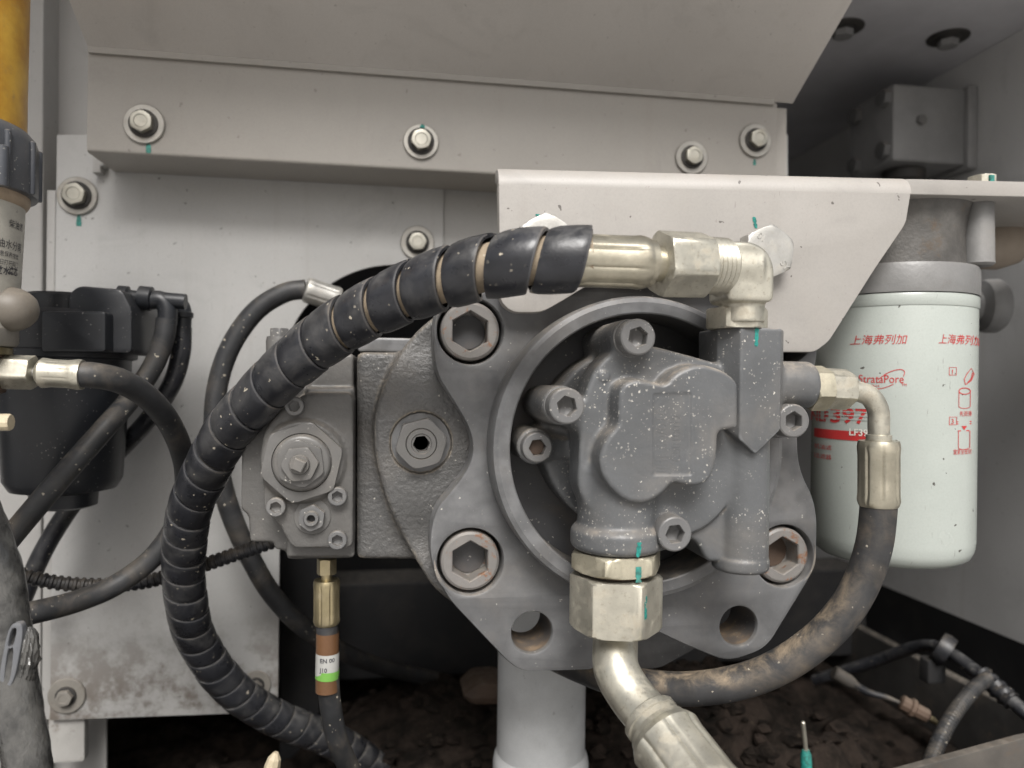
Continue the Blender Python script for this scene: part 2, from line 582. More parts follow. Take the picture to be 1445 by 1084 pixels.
def zinc(name, base=(0.62, 0.58, 0.44), rough=0.36, rust=0.0, dirt=0.4, metal=0.85):
    n = NT(name)
    c = n.mix(n.ramp(n.noise(60, 5, 0.6), 0.3, 0.7), tuple(x * 0.82 for x in base), tuple(min(1, x * 1.12) for x in base))
    pit = n.ramp(n.noise(420, 5, 0.7), 0.56, 0.66)
    dm = n.math('MULTIPLY', n.ramp(n.noise(90, 6, 0.65), 0.5, 0.72), dirt)
    c = n.mix(n.math('MULTIPLY', pit, dirt * 0.55), c, (0.26, 0.21, 0.14))
    c = n.mix(dm, c, (0.34, 0.30, 0.23))
    if rust > 0:
        rm = n.ramp(n.noise(130, 6, 0.7), 0.66 - rust * 0.3, 0.74 - rust * 0.22)
        c = n.mix(rm, c, n.mix(n.noise(500, 3), (0.20, 0.07, 0.025), (0.40, 0.16, 0.06)))
        dm = n.math('MAXIMUM', dm, rm)
    rr = n.mixf(dm, n.mixf(n.noise(200, 4), rough - 0.06, rough + 0.16), 0.85)
    mt = n.mixf(dm, metal, 0.1)
    h = n.bump(n.noise(700, 4, 0.6), 0.12, 0.0006)
    m = n.done(c, rr, mt, h)
    MATS[name] = m
    return m
def rubber(name, base=(0.022, 0.023, 0.025), rough=0.5, dust=0.4, dustcol=(0.30, 0.25, 0.19), speck=0.5, bump=0.1, film=0.25, spec=0.5):
    n = NT(name)
    c = n.mix(n.ramp(n.noise(50, 5, 0.6), 0.3, 0.7), tuple(x * 0.75 for x in base), tuple(x * 1.35 for x in base))
    up = n.ramp(n.up(), -0.1, 0.9)
    dn = n.ramp(n.noise(70, 6, 0.7, dist=0.5), 0.4, 0.75)
    dm = n.math('MULTIPLY', n.math('MULTIPLY', up, dn), dust)
    fm = n.math('MULTIPLY', n.ramp(n.noise(35, 6, 0.65, dist=0.6), 0.45, 0.8), film)
    dm = n.math('ADD', dm, fm, clamp=True)
    c = n.mix(dm, c, dustcol)
    if speck > 0:
        dens = n.ramp(n.noise(30, 3), 0.42, 0.62)
        s1 = n.specks(480, 0.42, 0.16 * speck, 0.8)
        s2 = n.specks(230, 0.30, 0.08 * speck, 1.7)
        sm = n.math('MAXIMUM', n.math('MULTIPLY', s1, dens), s2)
        c = n.mix(n.math('MULTIPLY', sm, 0.85), c, (0.50, 0.45, 0.36))
        dm = n.math('MAXIMUM', dm, sm)
    rr = n.mixf(dm, n.mixf(n.noise(90, 4), rough - 0.1, rough + 0.12), 0.9)
    h = n.bump(n.noise(600, 4, 0.6), bump, 0.0008)
    h = n.bump(n.noise(60, 3, 0.5), bump * 0.6, 0.003, h)
    m = n.done(c, rr, 0.0, h, spec)
    MATS[name] = m
    return m

paint('pump_grey', (0.108, 0.109, 0.111), 0.36, dust=0.40, edge=0.35, speck=0.13, cast=0.05, spec=0.5)  # edge: highlights along the flange edges put into the colour beside worn paint
paint('gear_grey', (0.104, 0.108, 0.112), 0.36, dust=0.55, edge=0.6, speck=1.0, cast=0.10, castscale=600, spec=0.55)
paint('gear_plain', (0.112, 0.114, 0.116), 0.40, dust=0.4, speck=0.6)
paint('cast_grey', (0.090, 0.089, 0.087), 0.36, edge=0.75, wearcol=(0.40, 0.34, 0.26), dust=0.30, speck=0.12, cast=0.75, castscale=330, spec=0.55)
paint('reg_grey', (0.108, 0.105, 0.100), 0.36, edge=0.5, dust=0.35, speck=0.12, cast=0.25, castscale=420)
paint('reg_smooth', (0.13, 0.127, 0.122), 0.32, dust=0.35, speck=0.2, cast=0.05)
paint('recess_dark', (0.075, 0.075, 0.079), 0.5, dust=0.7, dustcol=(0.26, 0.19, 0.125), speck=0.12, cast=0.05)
paint('screw_grey', (0.14, 0.14, 0.14), 0.34, dust=0.4, speck=0.5, cast=0.05)
paint('screw_rust', (0.20, 0.19, 0.18), 0.38, dust=0.35, rust=0.28, cast=0.08)
paint('bracket_beige', (0.39, 0.37, 0.345), 0.45, var=0.05, dust=0.15, dustcol=(0.42, 0.36, 0.29), dark=0.75, mottle=14, wavy=0.25)
paint('panel', (0.43, 0.423, 0.408), 0.42, var=0.04, dust=0.06, dark=0.4, mottle=9, wavy=0.25)
paint('panel_dirty', (0.475, 0.472, 0.46), 0.42, var=0.04, dust=0.06, dark=0.55, mottle=9, dirt=0.8, lowdirt=True, wavy=0.25)
paint('beam_paint', (0.345, 0.325, 0.297), 0.42, var=0.04, dust=0.10, dark=0.35, mottle=8, wavy=0.25)
paint('hood_paint', (0.56, 0.535, 0.505), 0.45, var=0.05, dust=0.06, dark=0.3, mottle=7, wavy=0.25)
paint('wall_paint', (0.58, 0.58, 0.575), 0.45, var=0.05, dust=0.05, dark=0.2, mottle=6, wavy=0.25)
paint('dark_paint', (0.60, 0.60, 0.63), 0.5, var=0.1, dust=0.1, mottle=10)
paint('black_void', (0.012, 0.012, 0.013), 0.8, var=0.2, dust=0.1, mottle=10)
paint('frame_dark', (0.035, 0.033, 0.031), 0.7, var=0.3, dust=0.25, mottle=18, dirt=0.4)
paint('tab_dirty', (0.40, 0.39, 0.37), 0.5, var=0.1, dust=0.2, dirt=0.9, dark=0.5)
paint('frame_lip', (0.075, 0.068, 0.06), 0.6, var=0.2, dust=0.2, dirt=0.5)
paint('box_grey', (0.24, 0.24, 0.24), 0.5, dust=0.15, mottle=20)
paint('pipe_grey', (0.60, 0.61, 0.61), 0.42, dust=0.12, dark=0.3, mottle=20)
paint('can_white', (0.40, 0.43, 0.40), 0.22, var=0.04, dust=0.08, dark=0.9, mottle=14)
paint('head_alu', (0.21, 0.208, 0.203), 0.38, dust=0.3, dark=0.3, cast=0.15, dirt=0.25)
paint('head_dirty', (0.10, 0.095, 0.088), 0.45, var=0.3, dust=0.25, dirt=0.8, cast=0.3, mottle=60, dark=0.5)
paint('brown_knob', (0.30, 0.25, 0.20), 0.6, dust=0.5)
paint('black_plastic', (0.018, 0.02, 0.024), 0.38, var=0.2, dust=0.16, dustcol=(0.17, 0.16, 0.15), speck=0.25, speckcol=(0.3, 0.29, 0.27))
paint('bowl_collar', (0.07, 0.075, 0.085), 0.28, var=0.15, dust=0.22, speck=0.35)
paint('tan_rim', (0.40, 0.31, 0.22), 0.6, var=0.2, dust=0.4)
paint('old_white', (0.50, 0.48, 0.42), 0.5, var=0.12, dust=0.3, dark=0.6, dirt=0.15)
paint('old_metal', (0.24, 0.225, 0.20), 0.5, var=0.15, dust=0.4, dark=0.5, dirt=0.35)
paint('old_dome', (0.13, 0.115, 0.095), 0.45, var=0.2, dust=0.3, dirt=0.6)
paint('brown_rust', (0.085, 0.055, 0.038), 0.7, var=0.3, dust=0.2, dirt=0.4)
paint('clip_plastic', (0.13, 0.135, 0.145), 0.35, var=0.1, dust=0.2)
paint('tan_plug', (0.55, 0.47, 0.33), 0.5, var=0.1, dust=0.2)
paint('teal_mark', (0.012, 0.20, 0.17), 0.6, var=0.45, dust=0.5, mottle=420)
paint('print_red', (0.50, 0.035, 0.035), 0.5, var=0.1, dust=0.05)
paint('print_redwhite', (0.70, 0.68, 0.62), 0.5, var=0.05, dust=0.05)
paint('print_black', (0.04, 0.04, 0.05), 0.5, var=0.1, dust=0.05)
paint('label_white', (0.42, 0.42, 0.40), 0.5, var=0.1, dust=0.2)
paint('label_green', (0.16, 0.38, 0.07), 0.5, var=0.1)
paint('tape_brown', (0.15, 0.075, 0.035), 0.35, var=0.2, dust=0.2)
paint('socket_dark', (0.02, 0.02, 0.022), 0.6, var=0.2, dust=0.2)
zinc('zinc_yellow', (0.58, 0.54, 0.42), 0.36, dirt=0.55, metal=0.8)
zinc('zinc_white', (0.50, 0.49, 0.46), 0.38, dirt=0.35, metal=0.7)
zinc('zinc_pale', (0.58, 0.555, 0.47), 0.34, dirt=0.7, metal=0.78)
zinc('crimp_gold', (0.50, 0.465, 0.37), 0.28, dirt=0.4, metal=0.85)
zinc('bolt_zinc', (0.44, 0.425, 0.37), 0.36, dirt=0.4, metal=0.7)
zinc('washer_zinc', (0.38, 0.365, 0.335), 0.42, dirt=0.35, metal=0.6)
zinc('brass_gold', (0.46, 0.39, 0.24), 0.28, dirt=0.3, metal=0.9)
rubber('hose_rubber', (0.028, 0.029, 0.031), 0.5, dust=0.35, speck=0.4)
rubber('hose_dusty', (0.030, 0.030, 0.031), 0.6, dust=0.95, speck=0.3, film=0.25, dustcol=(0.36, 0.28, 0.19))
rubber('wrap_black', (0.022, 0.023, 0.027), 0.28, dust=0.62, speck=0.7, film=0.38, dustcol=(0.19, 0.185, 0.175), bump=0.12)
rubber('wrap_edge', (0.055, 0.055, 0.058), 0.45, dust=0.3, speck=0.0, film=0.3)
rubber('hose_tan', (0.30, 0.24, 0.17), 0.8, dust=0.4, speck=0.2)
rubber('conduit', (0.018, 0.019, 0.022), 0.4, dust=0.3, speck=0.2)

def film_mat():
    n = NT('sleeve_film')
    c = n.mix(n.ramp(n.noise(60, 5, 0.6), 0.35, 0.65), (0.035, 0.035, 0.034), (0.10, 0.098, 0.092))
    h = n.bump(n.noise(330, 4, 0.6, stretch=(1, 1, 0.6), dist=0.6), 0.55, 0.0012)
    m = n.done(c, 0.16, 0.0, h, 0.6)
    m.node_tree.nodes['Principled BSDF'].inputs['Coat Weight'].default_value = 0.6
    m.node_tree.nodes['Principled BSDF'].inputs['Coat Roughness'].default_value = 0.07
    MATS['sleeve_film'] = m
film_mat()
def amber_mat():
    n = NT('amber_plastic')
    c = n.mix(n.ramp(n.noise(30, 5, 0.6), 0.35, 0.7), (0.42, 0.20, 0.02), (0.66, 0.40, 0.06))
    c = n.mix(n.ramp(n.noise(70, 6, 0.7), 0.55, 0.8), c, (0.30, 0.20, 0.10))
    m = n.done(c, 0.35, 0.0, n.bump(n.noise(100, 4), 0.15, 0.001), 0.5)
    m.node_tree.nodes['Principled BSDF'].inputs['Subsurface Weight'].default_value = 0.0
    MATS['amber_plastic'] = m
amber_mat()
def dirt_mat():
    n = NT('dirt')
    c = n.mix(n.ramp(n.noise(35, 8, 0.7), 0.35, 0.65), (0.010, 0.008, 0.006), (0.045, 0.033, 0.026))
    c = n.mix(n.ramp(n.noise(160, 5, 0.7), 0.6, 0.75), c, (0.09, 0.07, 0.05))
    h = n.bump(n.noise(120, 8, 0.75), 0.9, 0.006)
    MATS['dirt'] = n.done(c, 0.95, 0.0, h, 0.2)
    n = NT('yard_ground')
    c = n.mix(n.ramp(n.noise(0.8, 8, 0.6), 0.35, 0.65), (0.42, 0.41, 0.395), (0.54, 0.525, 0.505))
    MATS['yard_ground'] = n.done(c, 0.95, 0.0, n.bump(n.noise(8, 8, 0.7), 0.5, 0.02), 0.2)
dirt_mat()
M = MATS
# ================================================================== the setting
def struct(name, vf, mat, parent=None, **k):
    o = mk(name, vf[0], vf[1], mat, parent, **k)
    if parent is None: o['kind'] = 'structure'
    return o
YB, YW = 0.600, 0.655            # front of the cross beam, front of the bulkhead
# yard outside, far enough to reach the horizon
struct('ground', ([(-150, -150, -1.3), (150, -150, -1.3), (150, 150, -1.3), (-150, 150, -1.3)], [[0, 1, 2, 3]]), M['yard_ground'])
# bulkhead: left plate with the round pump opening
hc = XZ(560, 531, YW); hr = PX(157, 560, 531, YW)
arc = []
a0 = math.atan2(XZ(626, 388, YW)[1] - hc[1], XZ(626, 388, YW)[0] - hc[0])
for i in range(41):
    a = a0 + (PI * 0.985 - a0) * i / 40
    arc.append((hc[0] + hr * math.cos(a), hc[1] + hr * math.sin(a)))
q = lambda u, v, Y=YW: XZ(u, v, Y)
outl = [q(80, 190), q(626, 190)] + arc + [q(396, 640), q(392, 1005), q(70, 1017)]
lp = struct('bulkhead_left_plate', prism(outl, YW, YW + 0.003, bev=0.0006), M['panel_dirty'])
arc2 = [(hc[0] + hr * math.cos(a0 - a0 * 1.0 * i / 10), hc[1] + hr * math.sin(a0 - a0 * i / 10)) for i in range(11)]
Y2 = YW + 0.0035
struct('bulkhead_right_plate', prism([q(600, 190, Y2), q(1112, 190, Y2), q(1112, 470, Y2), q(720, 470, Y2)] + [(x, z) for x, z in arc2[::-1]][0:] + [q(600, 372, Y2)], Y2, Y2 + 0.003, bev=0.0005), M['panel'])
# left side panel and folded post
struct('side_panel', prism([q(-260, -200, 0.70), q(150, -200, 0.70), q(150, 1300, 0.70), q(-260, 1300, 0.70)], 0.70, 0.703, bev=0.0005), M['panel'])
post = prism([q(-200, -200, 0.672), q(63, -200, 0.672), q(56, 1250, 0.672), q(-200, 1250, 0.672)], 0.672, 0.70, bev=0.003)
struct('side_post', post, M['panel'])
struct('side_strip', prism([q(66, 268, 0.664), q(79, 268, 0.664), q(72, 1016, 0.664), q(58, 1016, 0.664)], 0.664, 0.672, bev=0.001), M['panel'])
struct('lower_tab', prism(round_poly([q(69, 1000, 0.661), q(119, 1000, 0.661), q(119, 1075, 0.661), q(66, 1078, 0.661)], 0.003), 0.661, 0.669, bev=0.0008), M['tab_dirty'])
# cross beam
bz1 = P(123, 72, YB).z; bz0 = P(123, 214, YB).z
bx0 = P(123, 140, YB).x; bx1 = P(1096, 180, YB).x; bx2 = P(1113, 180, YB).x
to_yz = lambda a, b, h: (h, a, b)
beam = struct('cross_beam', prism(round_poly([(YB, bz0), (YB, bz1), (YW - 0.0006, bz1), (YW - 0.0006, bz0)], [0.003, 0.0, 0, 0], 5), bx0, bx1, bev=0.0006, to3=to_yz), M['beam_paint'])
struct('beam_end_cap', prism([(YB + 0.004, bz0 + 0.001), (YB + 0.004, bz1 - 0.002), (YW - 0.001, bz1 - 0.002), (YW - 0.001, bz0 + 0.001)], bx1 + 0.0005, bx2, bev=0.0008, to3=to_yz), M['beam_paint'])
tabp = [q(136, 222, 0.652), q(152, 236, 0.652), q(146, 238, 0.652), q(146, 246, 0.652), q(135, 247, 0.652)]
struct('beam_clip', prism(tabp, 0.645, 0.6545, bev=0.0005), M['panel'])
# sloped hood plate above the beam
hy0, hy1 = YB - 0.001, 0.45
sl = math.tan(R(29))
hz = lambda y: bz1 + 0.001 + (hy0 - y) * sl
hx0 = P(126, 72, YB).x; hx1 = P(1118, 120, YB).x
t = 0.003
hv = [(hx0, hy0, hz(hy0)), (hx1, hy0, hz(hy0)), (hx1, hy1, hz(hy1)), (hx0, hy1, hz(hy1))]
hv += [(x, y + t * 0.5, z + t) for x, y, z in hv]
struct('hood_plate', (hv, [[0, 1, 2, 3], [7, 6, 5, 4], [0, 4, 5, 1], [1, 5, 6, 2], [2, 6, 7, 3], [3, 7, 4, 0]]), M['hood_paint'], smooth=False)
# thin folded lip along the beam's top edge
struct('hood_lip', prism([(YB - 0.0035, bz1 - 0.0022), (YB - 0.0035, bz1 + 0.003), (YB - 0.0006, bz1 + 0.003), (YB - 0.0006, bz1 - 0.0022)], hx0, bx1 - 0.004, bev=0.0007, to3=to_yz), M['beam_paint'])
# ceiling, right wall, back of the compartment
XW, ZC = 0.62, 0.364
struct('ceiling', box(hx1 - 0.02, XW + 0.05, 0.47, 1.25, ZC + 0.09, ZC + 0.094), M['dark_paint'], smooth=False)
cy = lambda u, v: PXZ(u, v, ZC)
struct('ceiling_panel', box(hx1 - 0.10, XW + 0.004, 0.50, 1.25, ZC, ZC + 0.004), M['dark_paint'], smooth=False)
struct('roof', box(-0.75, hx1 - 0.021, 0.47, 1.25, ZC + 0.115, ZC + 0.119), M['dark_paint'], smooth=False)
struct('roof_left_shade', box(-0.75, hx0 - 0.003, 0.24, 0.469, ZC + 0.115, ZC + 0.119), M['dark_paint'], smooth=False)  # unseen roof piece added to shade the left side panel
wz0 = -0.252
struct('wall_right', box(XW, XW + 0.004, 0.42, 1.25, wz0, ZC - 0.0005), M['wall_paint'], smooth=False)
struct('wall_left', box(-0.75, -0.746, 0.50, 1.25, -0.45, ZC + 0.11), M['panel'], smooth=False)
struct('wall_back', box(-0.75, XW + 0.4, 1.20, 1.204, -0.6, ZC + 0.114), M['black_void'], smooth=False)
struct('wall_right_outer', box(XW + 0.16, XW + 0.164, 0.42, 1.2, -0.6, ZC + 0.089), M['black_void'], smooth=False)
# frame rail under the right wall
struct('frame_rail', prism(round_poly([(0.578, -0.300), (0.578, -0.372), (0.590, -0.372), (0.590, -0.300)], 0.003), 0.42, 1.19, bev=0.001), M['frame_dark'])
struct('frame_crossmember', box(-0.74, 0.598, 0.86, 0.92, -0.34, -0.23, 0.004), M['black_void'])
# belly pan with mud
gx = np.linspace(-0.74, 0.76, 230); gy = np.linspace(0.34, 1.19, 140)
GX, GY = np.meshgrid(gx, gy, indexing='ij')
def hill(cx, cy, rx, ry, h): return h * np.exp(-((GX - cx) / rx) ** 2 - ((GY - cy) / ry) ** 2)
def vnoise(f, seed):
    rs = np.random.RandomState(seed); g = rs.rand(400, 400)
    a = (GX + 2) * f; b = (GY + 2) * f
    i = a.astype(int) % 399; j = b.astype(int) % 399; s = a - np.floor(a); t_ = b - np.floor(b)
    s = s * s * (3 - 2 * s); t_ = t_ * t_ * (3 - 2 * t_)
    return (g[i, j] * (1 - s) + g[i + 1, j] * s) * (1 - t_) + (g[i, j + 1] * (1 - s) + g[i + 1, j + 1] * s) * t_
GZ = -0.40 + hill(0.27, 0.66, 0.16, 0.18, 0.125) + hill(0.02, 0.74, 0.14, 0.13, 0.075) + hill(0.40, 0.58, 0.07, 0.10, 0.03)
GZ += (vnoise(28, 1) - .5) * 0.022 + (vnoise(62, 2) - .5) * 0.014 + (vnoise(130, 3) - .5) * 0.007
nv = np.stack([GX.ravel(), GY.ravel(), GZ.ravel()], 1)
ii, jj = np.meshgrid(np.arange(229), np.arange(139), indexing='ij')
b0 = (ii * 140 + jj).ravel()
struct('belly_pan_mud', (nv, np.stack([b0, b0 + 140, b0 + 141, b0 + 1], 1)), M['dirt'], angle=80)
def mud_z(x, y):
    i = int(np.clip(np.searchsorted(gx, x), 0, 229)); j = int(np.clip(np.searchsorted(gy, y), 0, 139))
    return float(GZ[i, j])
# clods and debris lying on the mud: nobody could count them
cl = MB(); rs = random.Random(3)
for k in range(700):
    x = rs.gauss(0.24, 0.13); y = rs.uniform(0.48, 0.85)
    if k % 3 == 0: x = rs.uniform(-0.2, 0.5)
    if x > 0.585: continue
    s = rs.uniform(0.002, 0.0085) * (1 if rs.random() < .85 else 1.5)
    c = Vector((x, y, mud_z(x, y) + s * 0.3))
    ico = []
    for ph in (0.0, 0.9, 1.7, 2.4, PI):
        m_ = 1 if ph in (0.0, PI) else 5
        for w in range(m_):
            th = 2 * PI * w / 5 + ph
            rr = s * rs.uniform(0.65, 1.25)
            ico.append(c + Vector((rr * math.sin(ph) * math.cos(th) * 1.2, rr * math.sin(ph) * math.sin(th), rr * 0.75 * math.cos(ph))))
    fs = []
    for w in range(5):
        n_ = (w + 1) % 5
        fs.append([0, 1 + w, 1 + n_])
        for L in (1, 6): fs.append([L + w, L + 5 + w, L + 5 + n_, L + n_])
        fs.append([11 + w, 16, 11 + n_])
    cl.add((ico, fs))
co_ = cl.build('mud_clods', M['dirt'], None, angle=40)
tag(co_, 'loose brown mud clods and debris lying on the belly pan', 'mud', kind='stuff')
# ================================================================== bolts and screws
def seat(o_name):
    pass
def flange_bolt(u, v, Y, rw, rh, label, rot=0.2, mark=None, axis=(0, -1, 0), matw='washer_zinc', math_='bolt_zinc', pos=None, name='flange_bolt', headh=0.5):
    c = Vector(pos) if pos is not None else P(u, v, Y)
    rw = PX(rw, u, v, Y) if pos is None else rw
    rh = PX(rh * 0.9, u, v, Y) if pos is None else rh
    a = Vector(axis).normalized()
    t = thing(name, label, 'bolt', c, 'hex bolts with washers on the compartment panels')
    b = MB().add(lathe([(rh * 1.05, 0), (rw * 0.97, 0), (rw, 0.0007), (rw * 0.985, 0.0020), (rw * 0.95, 0.0024), (rh * 1.08, 0.0024), (rh * 1.05, 0.0016)], c, a, 48, False, False))
    b.build('washer', M[matw], t)
    c2 = c + a * 0.0016
    sp = lathe([(rh * 1.25, 0), (rh * 1.28, 0.0006), (rh * 1.28, 0.0022), (rh * 1.1, 0.0026)], c2, a, 40)
    mk('spring_washer', sp[0], sp[1], M['frame_dark'], t)  # near-black: shadow ring round the head is put into the washer's colour
    h = rh * headh * 1.3
    rg = hexnut_rings(rh * 0.90, h, rot, back=False)
    rg += [(rh * 0.60, h + 0.0001), (rh * 0.54, h - 0.0004)]
    mk('bolt_head', *lathe(rg, c + a * 0.0042, a, 60), M[math_], t)
    if mark:
        # a stroke of marking paint from the washer on to the panel
        x, l0, l1, w = mark[:4]
        up_ = mark[4] if len(mark) > 4 else 0.0
        pts = []
        rs2 = random.Random(int(u))
        n = 8
        L, Rr = [], []
        for i in range(n + 1):
            zz = l0 + (l1 - l0) * i / n
            ww = w * (0.35 + 0.65 * math.sin(PI * min(1, 0.25 + i / n * 0.75)) ** 0.7) * rs2.uniform(0.75, 1.15)
            L.append((x - ww / 2, zz)); Rr.append((x + ww / 2, zz))
        poly = L + Rr[::-1]
        vf = prism([(c.x + px_ * 1.0, c.z + pz_) for px_, pz_ in poly], c.y - 0.0003 - up_, c.y - 0.00005 - up_, bev=0)
        mk('paint_mark', *vf, M['teal_mark'], t, smooth=False)
    return t
mm = 0.001
flange_bolt(204, 176, YB, 28, 17, 'zinc hex bolt at the left end of the beige cross beam', 0.5, (0.003, -0.0215, -0.0140, 0.0042))
flange_bolt(594, 201, YB, 25, 16, 'zinc hex bolt in the middle of the beige cross beam', 0.25, (0.001, 0.0092, 0.0138, 0.0042, 0.0026))
flange_bolt(1065, 199, YB, 24, 14, 'zinc hex bolt at the right end of the beige cross beam', 0.4, (0.0, -0.021, -0.016, 0.003))
flange_bolt(975, 223, YB, 24, 14, 'zinc hex bolt low on the beam just above the beige bracket', 0.5)
flange_bolt(110, 277, YW, 27, 17, 'zinc hex bolt below the left end of the cross beam', 0.3, (0.001, -0.0245, -0.0150, 0.0042))
flange_bolt(589, 343, YW, 24, 14, 'dull zinc hex bolt above the round opening in the bulkhead', 0.1, matw='washer_zinc')
flange_bolt(95, 981, YW, 25, 12, 'grey painted hex bolt in the dirty lower left corner of the bulkhead', 0.1, matw='old_metal', math_='old_metal')
flange_bolt(362, 966, YW, 20, 10, 'grey washered bolt half hidden behind the lower spiral wrapped hose', 0.3, matw='old_metal', math_='old_metal')
for (u, v, lab) in ((1190, 38, 'dark bolt under the ceiling beside the sloped hood plate'), (1338, 52, 'dark bolt with pale tip under the ceiling near the right wall')):
    c = PXZ(u, v, ZC)
    flange_bolt(u, v, c.y, 0.020, 0.0095, lab, 0.3, axis=(0, 0, -1), matw='frame_dark', math_='box_grey', pos=(c.x, c.y, ZC - 0.0002))

# ================================================================== main hydraulic pump
YF = 0.430                        # front face of the pump flange
pc = P(890, 628, YF)              # pump axis
S = lambda n, u=890, v=628, Y=YF: PX(n, u, v, Y)
qf = lambda u, v: XZ(u, v, YF)
pump = thing('hydraulic_pump', 'large grey cast hydraulic pump with bolted flange and round rim', 'pump', (pc.x, 0.60, P(740, 948, YF).z))
# flange plate
fo_px = [(700, 330, 20), (640, 400, 30), (612, 440, 20), (611, 520, 40), (640, 565, 40), (667, 612, 40), (667, 652, 40), (640, 690, 40), (611, 722, 40), (604, 790, 40), (632, 845, 20),
         (722, 940, 22), (742, 949, 12), (838, 946, 8), (868, 902, 20), (915, 886, 20), (975, 914, 20), (1028, 935, 22), (1082, 916, 22), (1153, 800, 26), (1154, 712, 34), (1127, 660, 34), (1126, 600, 30),
         (1126, 560, 30), (1154, 520, 30), (1154, 440, 30), (1080, 340, 30), (1035, 318, 20), (745, 310, 20)]
fo = round_poly([qf(u, v) for u, v, r in fo_px], [S(r) for u, v, r in fo_px], 8)
holes = []
BOLTS = [(664, 467), (664, 793), (1107, 785), (1107, 470)]
for u, v in BOLTS: holes.append(circle2(*qf(u, v), S(45.5), 48))
for u, v in ((751, 893), (1043, 884)): holes.append(circle2(*qf(u, v), S(28.5), 40))
holes.append(circle2(pc.x, pc.z, S(198), 96))
mk('flange', *prism(fo, YF, YF + 0.030, holes, bev=0.0018), M['pump_grey'], pump, angle=25)
# bottoms of the four counterbores
for u, v in BOLTS:
    x, z = qf(u, v)
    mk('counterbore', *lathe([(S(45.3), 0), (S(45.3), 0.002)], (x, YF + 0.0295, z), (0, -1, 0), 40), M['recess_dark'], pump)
# rim ring standing proud of the flange
YR = 0.407
cR = P(907, 629, YR)
rr = PX(216, 907, 629, YR)
rk = rr * 0.876
rings = [(rk, -0.010), (rk, 0.020), (rk * 1.006, 0.0225), (rk * 1.016, 0.023), (rr * 0.955, 0.023), (rr * 0.985, 0.0215), (rr, 0.018), (rr * 1.0, 0.0)]
mk('rim', *lathe(rings, (pc.x, YF, pc.z), (0, -1, 0), 128, False, False), M['pump_grey'], pump, angle=25)
# recess floor behind the gear pump
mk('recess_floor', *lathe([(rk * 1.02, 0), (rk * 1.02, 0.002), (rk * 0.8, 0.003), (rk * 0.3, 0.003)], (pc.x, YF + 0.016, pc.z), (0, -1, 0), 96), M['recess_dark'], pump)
# added liners that paint dark shade, and some dirt, into the two lifting holes
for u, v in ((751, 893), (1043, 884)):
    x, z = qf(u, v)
    mk('hole_shade_liner', *lathe([(S(28.3), 0), (S(28.2), 0.034)], (x, YF + 0.003, z), (0, 1, 0), 40, False, False), M['recess_dark'], pump)
# big socket head bolts with rust
for k, (u, v) in enumerate(BOLTS[:3]):
    x, z = qf(u, v)
    o = mk('socket_bolt', *lathe(capscrew_rings(S(41), 0.026, S(24), 0.015, rot=(0.52, 0.52, 0.56)[k]), (x, YF + 0.0275, z), (0, -1, 0), 72), M['screw_rust'], pump)
    pl = lathe([(S(23.5), 0), (S(23.5), 0.0006)], (x, YF + 0.0275 - 0.026 + 0.0150 - 0.0002, z), (0, -1, 0), 24)
    mk('socket_dirt', *pl, M['brown_rust' if k == 2 else 'recess_dark'], o)
# casting behind the flange
YC = 0.449
g = Grid((pc.x - S(400), 0.438, pc.z - S(250)), (pc.x - S(190), 0.62, pc.z + S(235)), 0.00125)
qc = lambda u, v: XZ(u, v, YC)
body = [qc(u, v) for u, v in ((640, 430), (598, 456), (562, 498), (537, 547), (526, 595), (529, 650), (550, 724), (575, 773), (610, 830), (660, 870), (760, 870), (760, 430))]
d = g.poly_y(round_poly(body, S(20), 3), YC, 0.62, 0.004)
# face dishes back towards the outline on the left
cpx = XZ(594, 625, YC)
dish = g.Y - (YC + 0.0 + 0.05 * np.maximum(0, (cpx[0] - S(25) - g.X)) + 0.022 * np.exp(-((g.Z - XZ(594, 480, YC)[1]) / S(42)) ** 2) * 0.25 + 0.018 * np.exp(-((g.Z - XZ(594, 760, YC)[1]) / S(40)) ** 2) * 0.3)
d = smax(d, -dish, 0.004)
# flange blends: raised wall along the flange edge
blk = [XZ(u, v, 0.468) for u, v in ((503, 497), (640, 497), (640, 790), (503, 790))]
blk = round_poly(blk, S(10), 3)
d2 = g.poly_y(blk, 0.468, 0.62, 0.004)
d2 = smax(d2, -(g.Y - 0.468 - 0.00 - 0.25 * np.maximum(0, XZ(520, 600, 0.468)[0] - g.X)), 0.003)
d = smin(d, d2, 0.004)
# spot face of the hex plug
cp = P(594, 625, YC)
d = smax(d, -g.cyl_y(cp.x, cp.z, S(43), YC - 0.03, YC + 0.0035), 0.0006)
# pebbled cast skin
nzz = (np.sin(g.X * 900 + 3 * np.sin(g.Z * 410)) * np.sin(g.Z * 850 + 2.2 * np.sin(g.X * 530)) * np.cos(g.Y * 700)) * 0.00016
d = d + nzz.astype(np.float32)
sdf_obj('cast_body', g, d, M['cast_grey'], pump)
